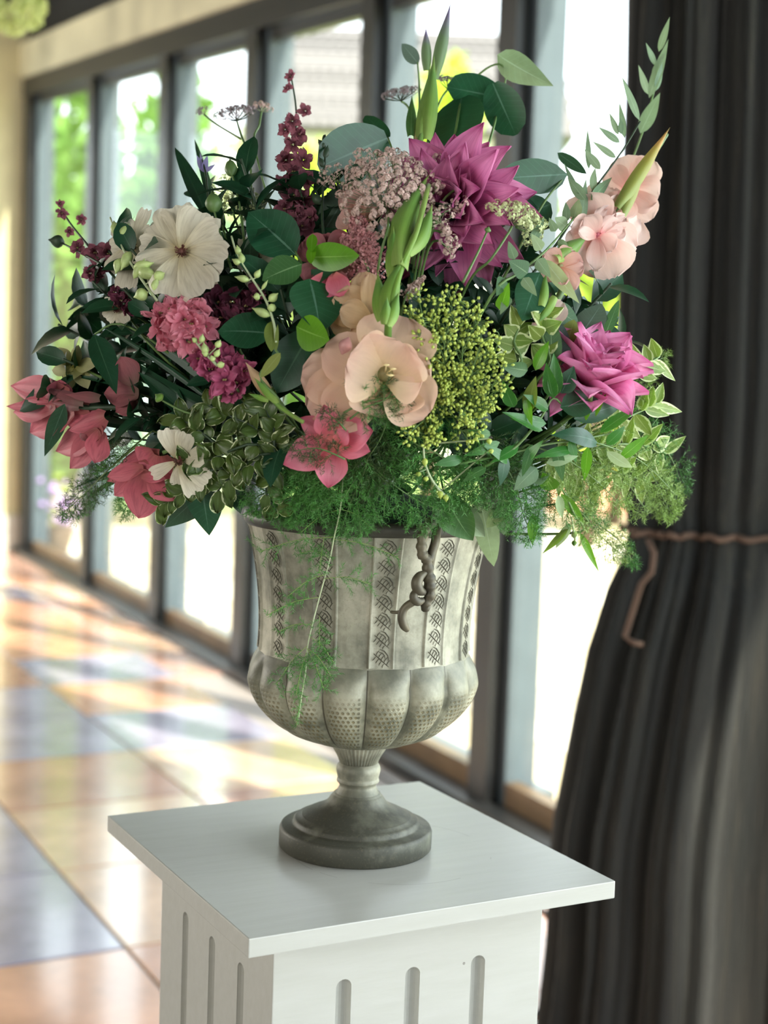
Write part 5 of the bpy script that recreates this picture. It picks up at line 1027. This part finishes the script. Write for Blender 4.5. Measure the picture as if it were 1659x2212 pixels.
buds('round_bud', 'green bud in the dark hollow below the pink larkspur', [(345, 862), (400, 890), (470, 905)], [(350, 864, 336, 852, 22, 'bud')], -.01, 'stem', 'stem')
# nigella-like pale tips
T = root('blue_tips', 'few pale blue-violet flower tips at the upper left', 'flower', P(450, 470, .05)); stem(T, [(436, 345), (445, 380), (452, 470)], .0011, 'stemdark', [.05]*3)
m_v = petalm('petal_violet', [(0, (150, 140, 190)), (1, (170, 165, 225))])
for b in [(440, 372, 425, 335, 14), (440, 372, 448, 335, 14), (440, 372, 465, 355, 12), (440, 372, 432, 330, 10)]: bl(T, 'petal', b[:2], b[2:4], b[4], m_v, .05, .05, 'lance')
# ------------------------------------------------------------ lace and fluff
umbel('lace_flower', 'broad dusty-rose lace flower head in the upper centre', (838, 408), -.03, 102, -FW*.9+sd(0, -.25), 'floret_dust', 130, 36, [(838, 490, -.034), (820, 560, -.02), (812, 640, .02)], 1, fr_=.0013, dome=.45, ell=1.0)
umbel('lace_flower', 'dusty-rose lace tuft against the dark round leaf', (782, 340), .0, 30, -FW*.9+sd(-.2, -.4), 'floret_dust', 12, 18, [(800, 400, .02)], 2)
umbel('lace_flower', 'sparse dusty lace tuft reaching left toward the spire', (712, 378), .0, 32, -FW*.9+sd(-.4, -.2), 'floret_dust', 10, 14, [(770, 440, .02)], 3)
umbel('lace_flower', 'dusty lace tuft at the foot of the upper green spike', (850, 336), .004, 28, -FW*.9+sd(.1, -.4), 'floret_dust', 12, 16, [(850, 400, .02)], 4)
for i, (x, y, r_, lb) in enumerate([(940, 350, 24, 'over the upper dahlia petals'), (998, 396, 18, 'farthest right on the dahlia'), (950, 470, 34, 'right of the green bud spike'), (992, 440, 20, 'at the dahlia centre'), (972, 530, 24, 'hanging lowest before the dahlia'), (945, 400, 18, 'touching the tip of the central bud'), (962, 500, 14, 'small, just above the lowest tuft')]):
    umbel('lace_flower', 'dusty-rose lace tuft '+lb, (x, y), -.02, r_, -FW+sd(R.uniform(-.3, .3), R.uniform(-.4, .2)), 'floret_dust', 8, 16, [((x+880)/2, (y+540)/2, 0)], 10+i)
umbel('lace_flower', 'green-cream lace flower dome on a curved stalk right of the dahlia', (1122, 452), -.022, 66, sd(.35, -.75, -.35), 'floret_green', 46, 22, [(1100, 500, -.028), (1060, 560, -.02), (1010, 615, .02)], 30, dome=.35, hubd=.5, ell=1.15)
umbel('lace_flower', 'green-cream lace side sprig drooping at the right', (1155, 500), -.01, 34, sd(.6, .1, -.6), 'floret_green', 14, 16, [(1115, 490, -.012)], 31, tobind=0)
umbel('lace_flower', 'soft grey lace flower seen from below against the left window', (508, 236), .1, 52, sd(-.1, -.8, -.35), 'floret_grey', 34, 14, [(520, 290, .1), (540, 350, .1), (552, 470, .09)], 40, ray_='stemdark', dome=.25, hubd=.55)
umbel('lace_flower', 'tiny out-of-focus grey lace sprig farthest left at the top', (436, 236), .12, 18, sd(-.3, -.7, -.35), 'floret_grey', 7, 10, [(470, 270, .11), (520, 300, .11)], 41, tobind=0)
umbel('lace_flower', 'brownish lace tuft beside the left window post', (568, 226), .11, 24, sd(.2, -.7, -.35), 'floret_dust', 10, 12, [(560, 270, .11), (552, 330, .11)], 42)
umbel('lace_flower', 'grey lace flower left of the tall green tips', (862, 196), .08, 48, sd(-.2, -.9, -.3), 'floret_grey', 26, 12, [(885, 240, .08), (895, 330, .08)], 43, ray_='stemdark', dome=.2, hubd=.5)
umbel('lace_flower', 'brown lace sprig right of the tall green tips', (972, 170), .08, 34, sd(.2, -.9, -.3), 'floret_grey', 16, 12, [(950, 220, .08), (925, 300, .08)], 44, ray_='stemdark', dome=.2)
for i, (x, y, r_) in enumerate([(500, 400, 44), (540, 440, 40), (480, 440, 30)]):
    umbel('lace_flower', 'greenish-cream lace haze %s' % ['below the grey lace against the window', 'left of the dusky spire foot', 'behind the large cosmos top'][i], (x, y), .06, r_, -FW+sd(0, -.6), 'floret_green', 16, 12, [(x+10, y+80, .06)], 50+i)
def plume(name, label, path, off, wpx, mat, n, seed):
    rg = np.random.RandomState(seed); T = root(name, label, 'flower', P(*path[-1], off)); stem(T, path, .001, 'stem', [off]*len(path), tobind=.3)
    q = smoothp([P(x, y, off) for x, y in path], 8); m_ = MB(); L = len(q)-1
    for k in range(n):
        u = rg.rand()**.9*.75; i = int(u*L); p = q[i]; rad = wpx*MPX*(.25+u)*rg.uniform(.2, 1); e = p+nrm(rg.normal(size=3))*np.array([1, .6, 1])*rad; floret(m_, e, nrm(rg.normal(size=3)), .0013*rg.uniform(.6, 1.2), rg)
    part(T, 'fluff', m_, M[mat], kind='stuff')
plume('astilbe', 'fluffy dusty-pink astilbe plume under the broad lace flower', [(770, 470), (785, 520), (795, 580), (790, 640)], -.004, 52, 'floret_astilbe', 2600, 1)
plume('astilbe', 'fluffy dusty-pink astilbe side plume near the round leaves', [(745, 515), (770, 550), (800, 600)], -.002, 34, 'floret_astilbe', 1200, 2)
plume('astilbe', 'short dusty astilbe tip pointing at the dahlia base', [(915, 598), (890, 625), (870, 660)], -.01, 16, 'floret_dust', 500, 3)
# ------------------------------------------------------------ yellow-green bud sprays
def budspray(label, base, tips, off, seed):
    rg = np.random.RandomState(seed); T = root('bud_spray', label, 'flower', P(*base, off+.02)); ms = MB(); mb_ = MB(); ml = MB()
    B0 = P(*base, off+.02)
    for (x, y) in tips:
        t = P(x, y, off-.01+rg.uniform(-.008, .008)); mid = (B0+t)/2+rg.normal(size=3)*.004; path = smoothp([B0, mid, t], 7); ms.tube(path, [.0009-.0004*i/len(path) for i in range(len(path))], 5)
        for i in range(3, len(path)):
            for sg in (-1, 1):
                if rg.rand() < .3: continue
                d = nrm(nrm(path[i]-path[i-1])*.9+np.cross(nrm(t-B0), FW)*sg*.8+rg.normal(size=3)*.3); L = .013*rg.uniform(.6, 1.3)*(1.2-.6*i/len(path)); e = path[i]+d*L; ms.tube([path[i], e], .00045, 4, False)
                for j in range(3):
                    p = path[i]+(e-path[i])*(.35+.65*(j+1)/3); dd = nrm(d*.8+rg.normal(size=3)*.8)*.005; ms.tube([p, p+dd], .00028, 3, False); mb_.blob(p+dd, dd, .004, .00145*rg.uniform(.8, 1.25), 6, 4)
        mb_.blob(t, t-mid, .0046, .0018, 6, 4)
    part(T, 'stems', ms, M['stem'], kind='stuff'); part(T, 'buds', mb_, M['berry'], kind='stuff')
budspray('yellow-green bud spray nearest the dahlia base', (960, 780), [(905, 648), (940, 655), (975, 645), (1010, 660), (1035, 690), (892, 680), (925, 690), (990, 690)], -.012, 1)
budspray('yellow-green bud spray right of the large peach bloom', (960, 880), [(905, 715), (930, 740), (960, 730), (1000, 740), (1040, 735), (930, 790), (950, 800), (1060, 770)], -.018, 2)
budspray('yellow-green bud spray beside the ivy-like leaves', (1000, 920), [(1060, 760), (1085, 800), (1075, 840), (1040, 800), (1010, 820), (1050, 870), (985, 800), (1080, 730)], -.016, 3)
budspray('yellow-green bud spray hanging lowest below the peach bloom', (960, 900), [(940, 850), (885, 935), (915, 945), (945, 940), (1000, 900), (1020, 935), (965, 860), (930, 905)], -.016, 4)
# small berries on curved stalks near the rim
buds('berry_stalks', 'thin stalks with round pale berries above the right rim', [(915, 960), (918, 1000), (935, 1040), (960, 1070)], [(918, 990, 918, 1008, 12), (905, 1020, 903, 1030, 12), (920, 1030, 920, 1040, 12), (950, 1060, 952, 1078, 13), (962, 1068, 964, 1084, 13), (1056, 948, 1058, 960, 12), (1060, 970, 1062, 980, 11)], -.02, 'berry')
buds('berry_stalks', 'two green berries hanging under the trailing leaves on the right', [(1235, 1120), (1240, 1150), (1242, 1165)], [(1240, 1148, 1240, 1162, 14, 'bud'), (1240, 1168, 1240, 1180, 12, 'bud')], .0, 'bud')
buds('flower_bud', 'blurred green bud at the right against the curtain below the blush bloom', [(1386, 470), (1375, 450), (1350, 440)], [(1376, 455, 1396, 474, 16, 'olivebud')] if False else [(1376, 455, 1396, 474, 14, 'bud')], .05, 'bud')
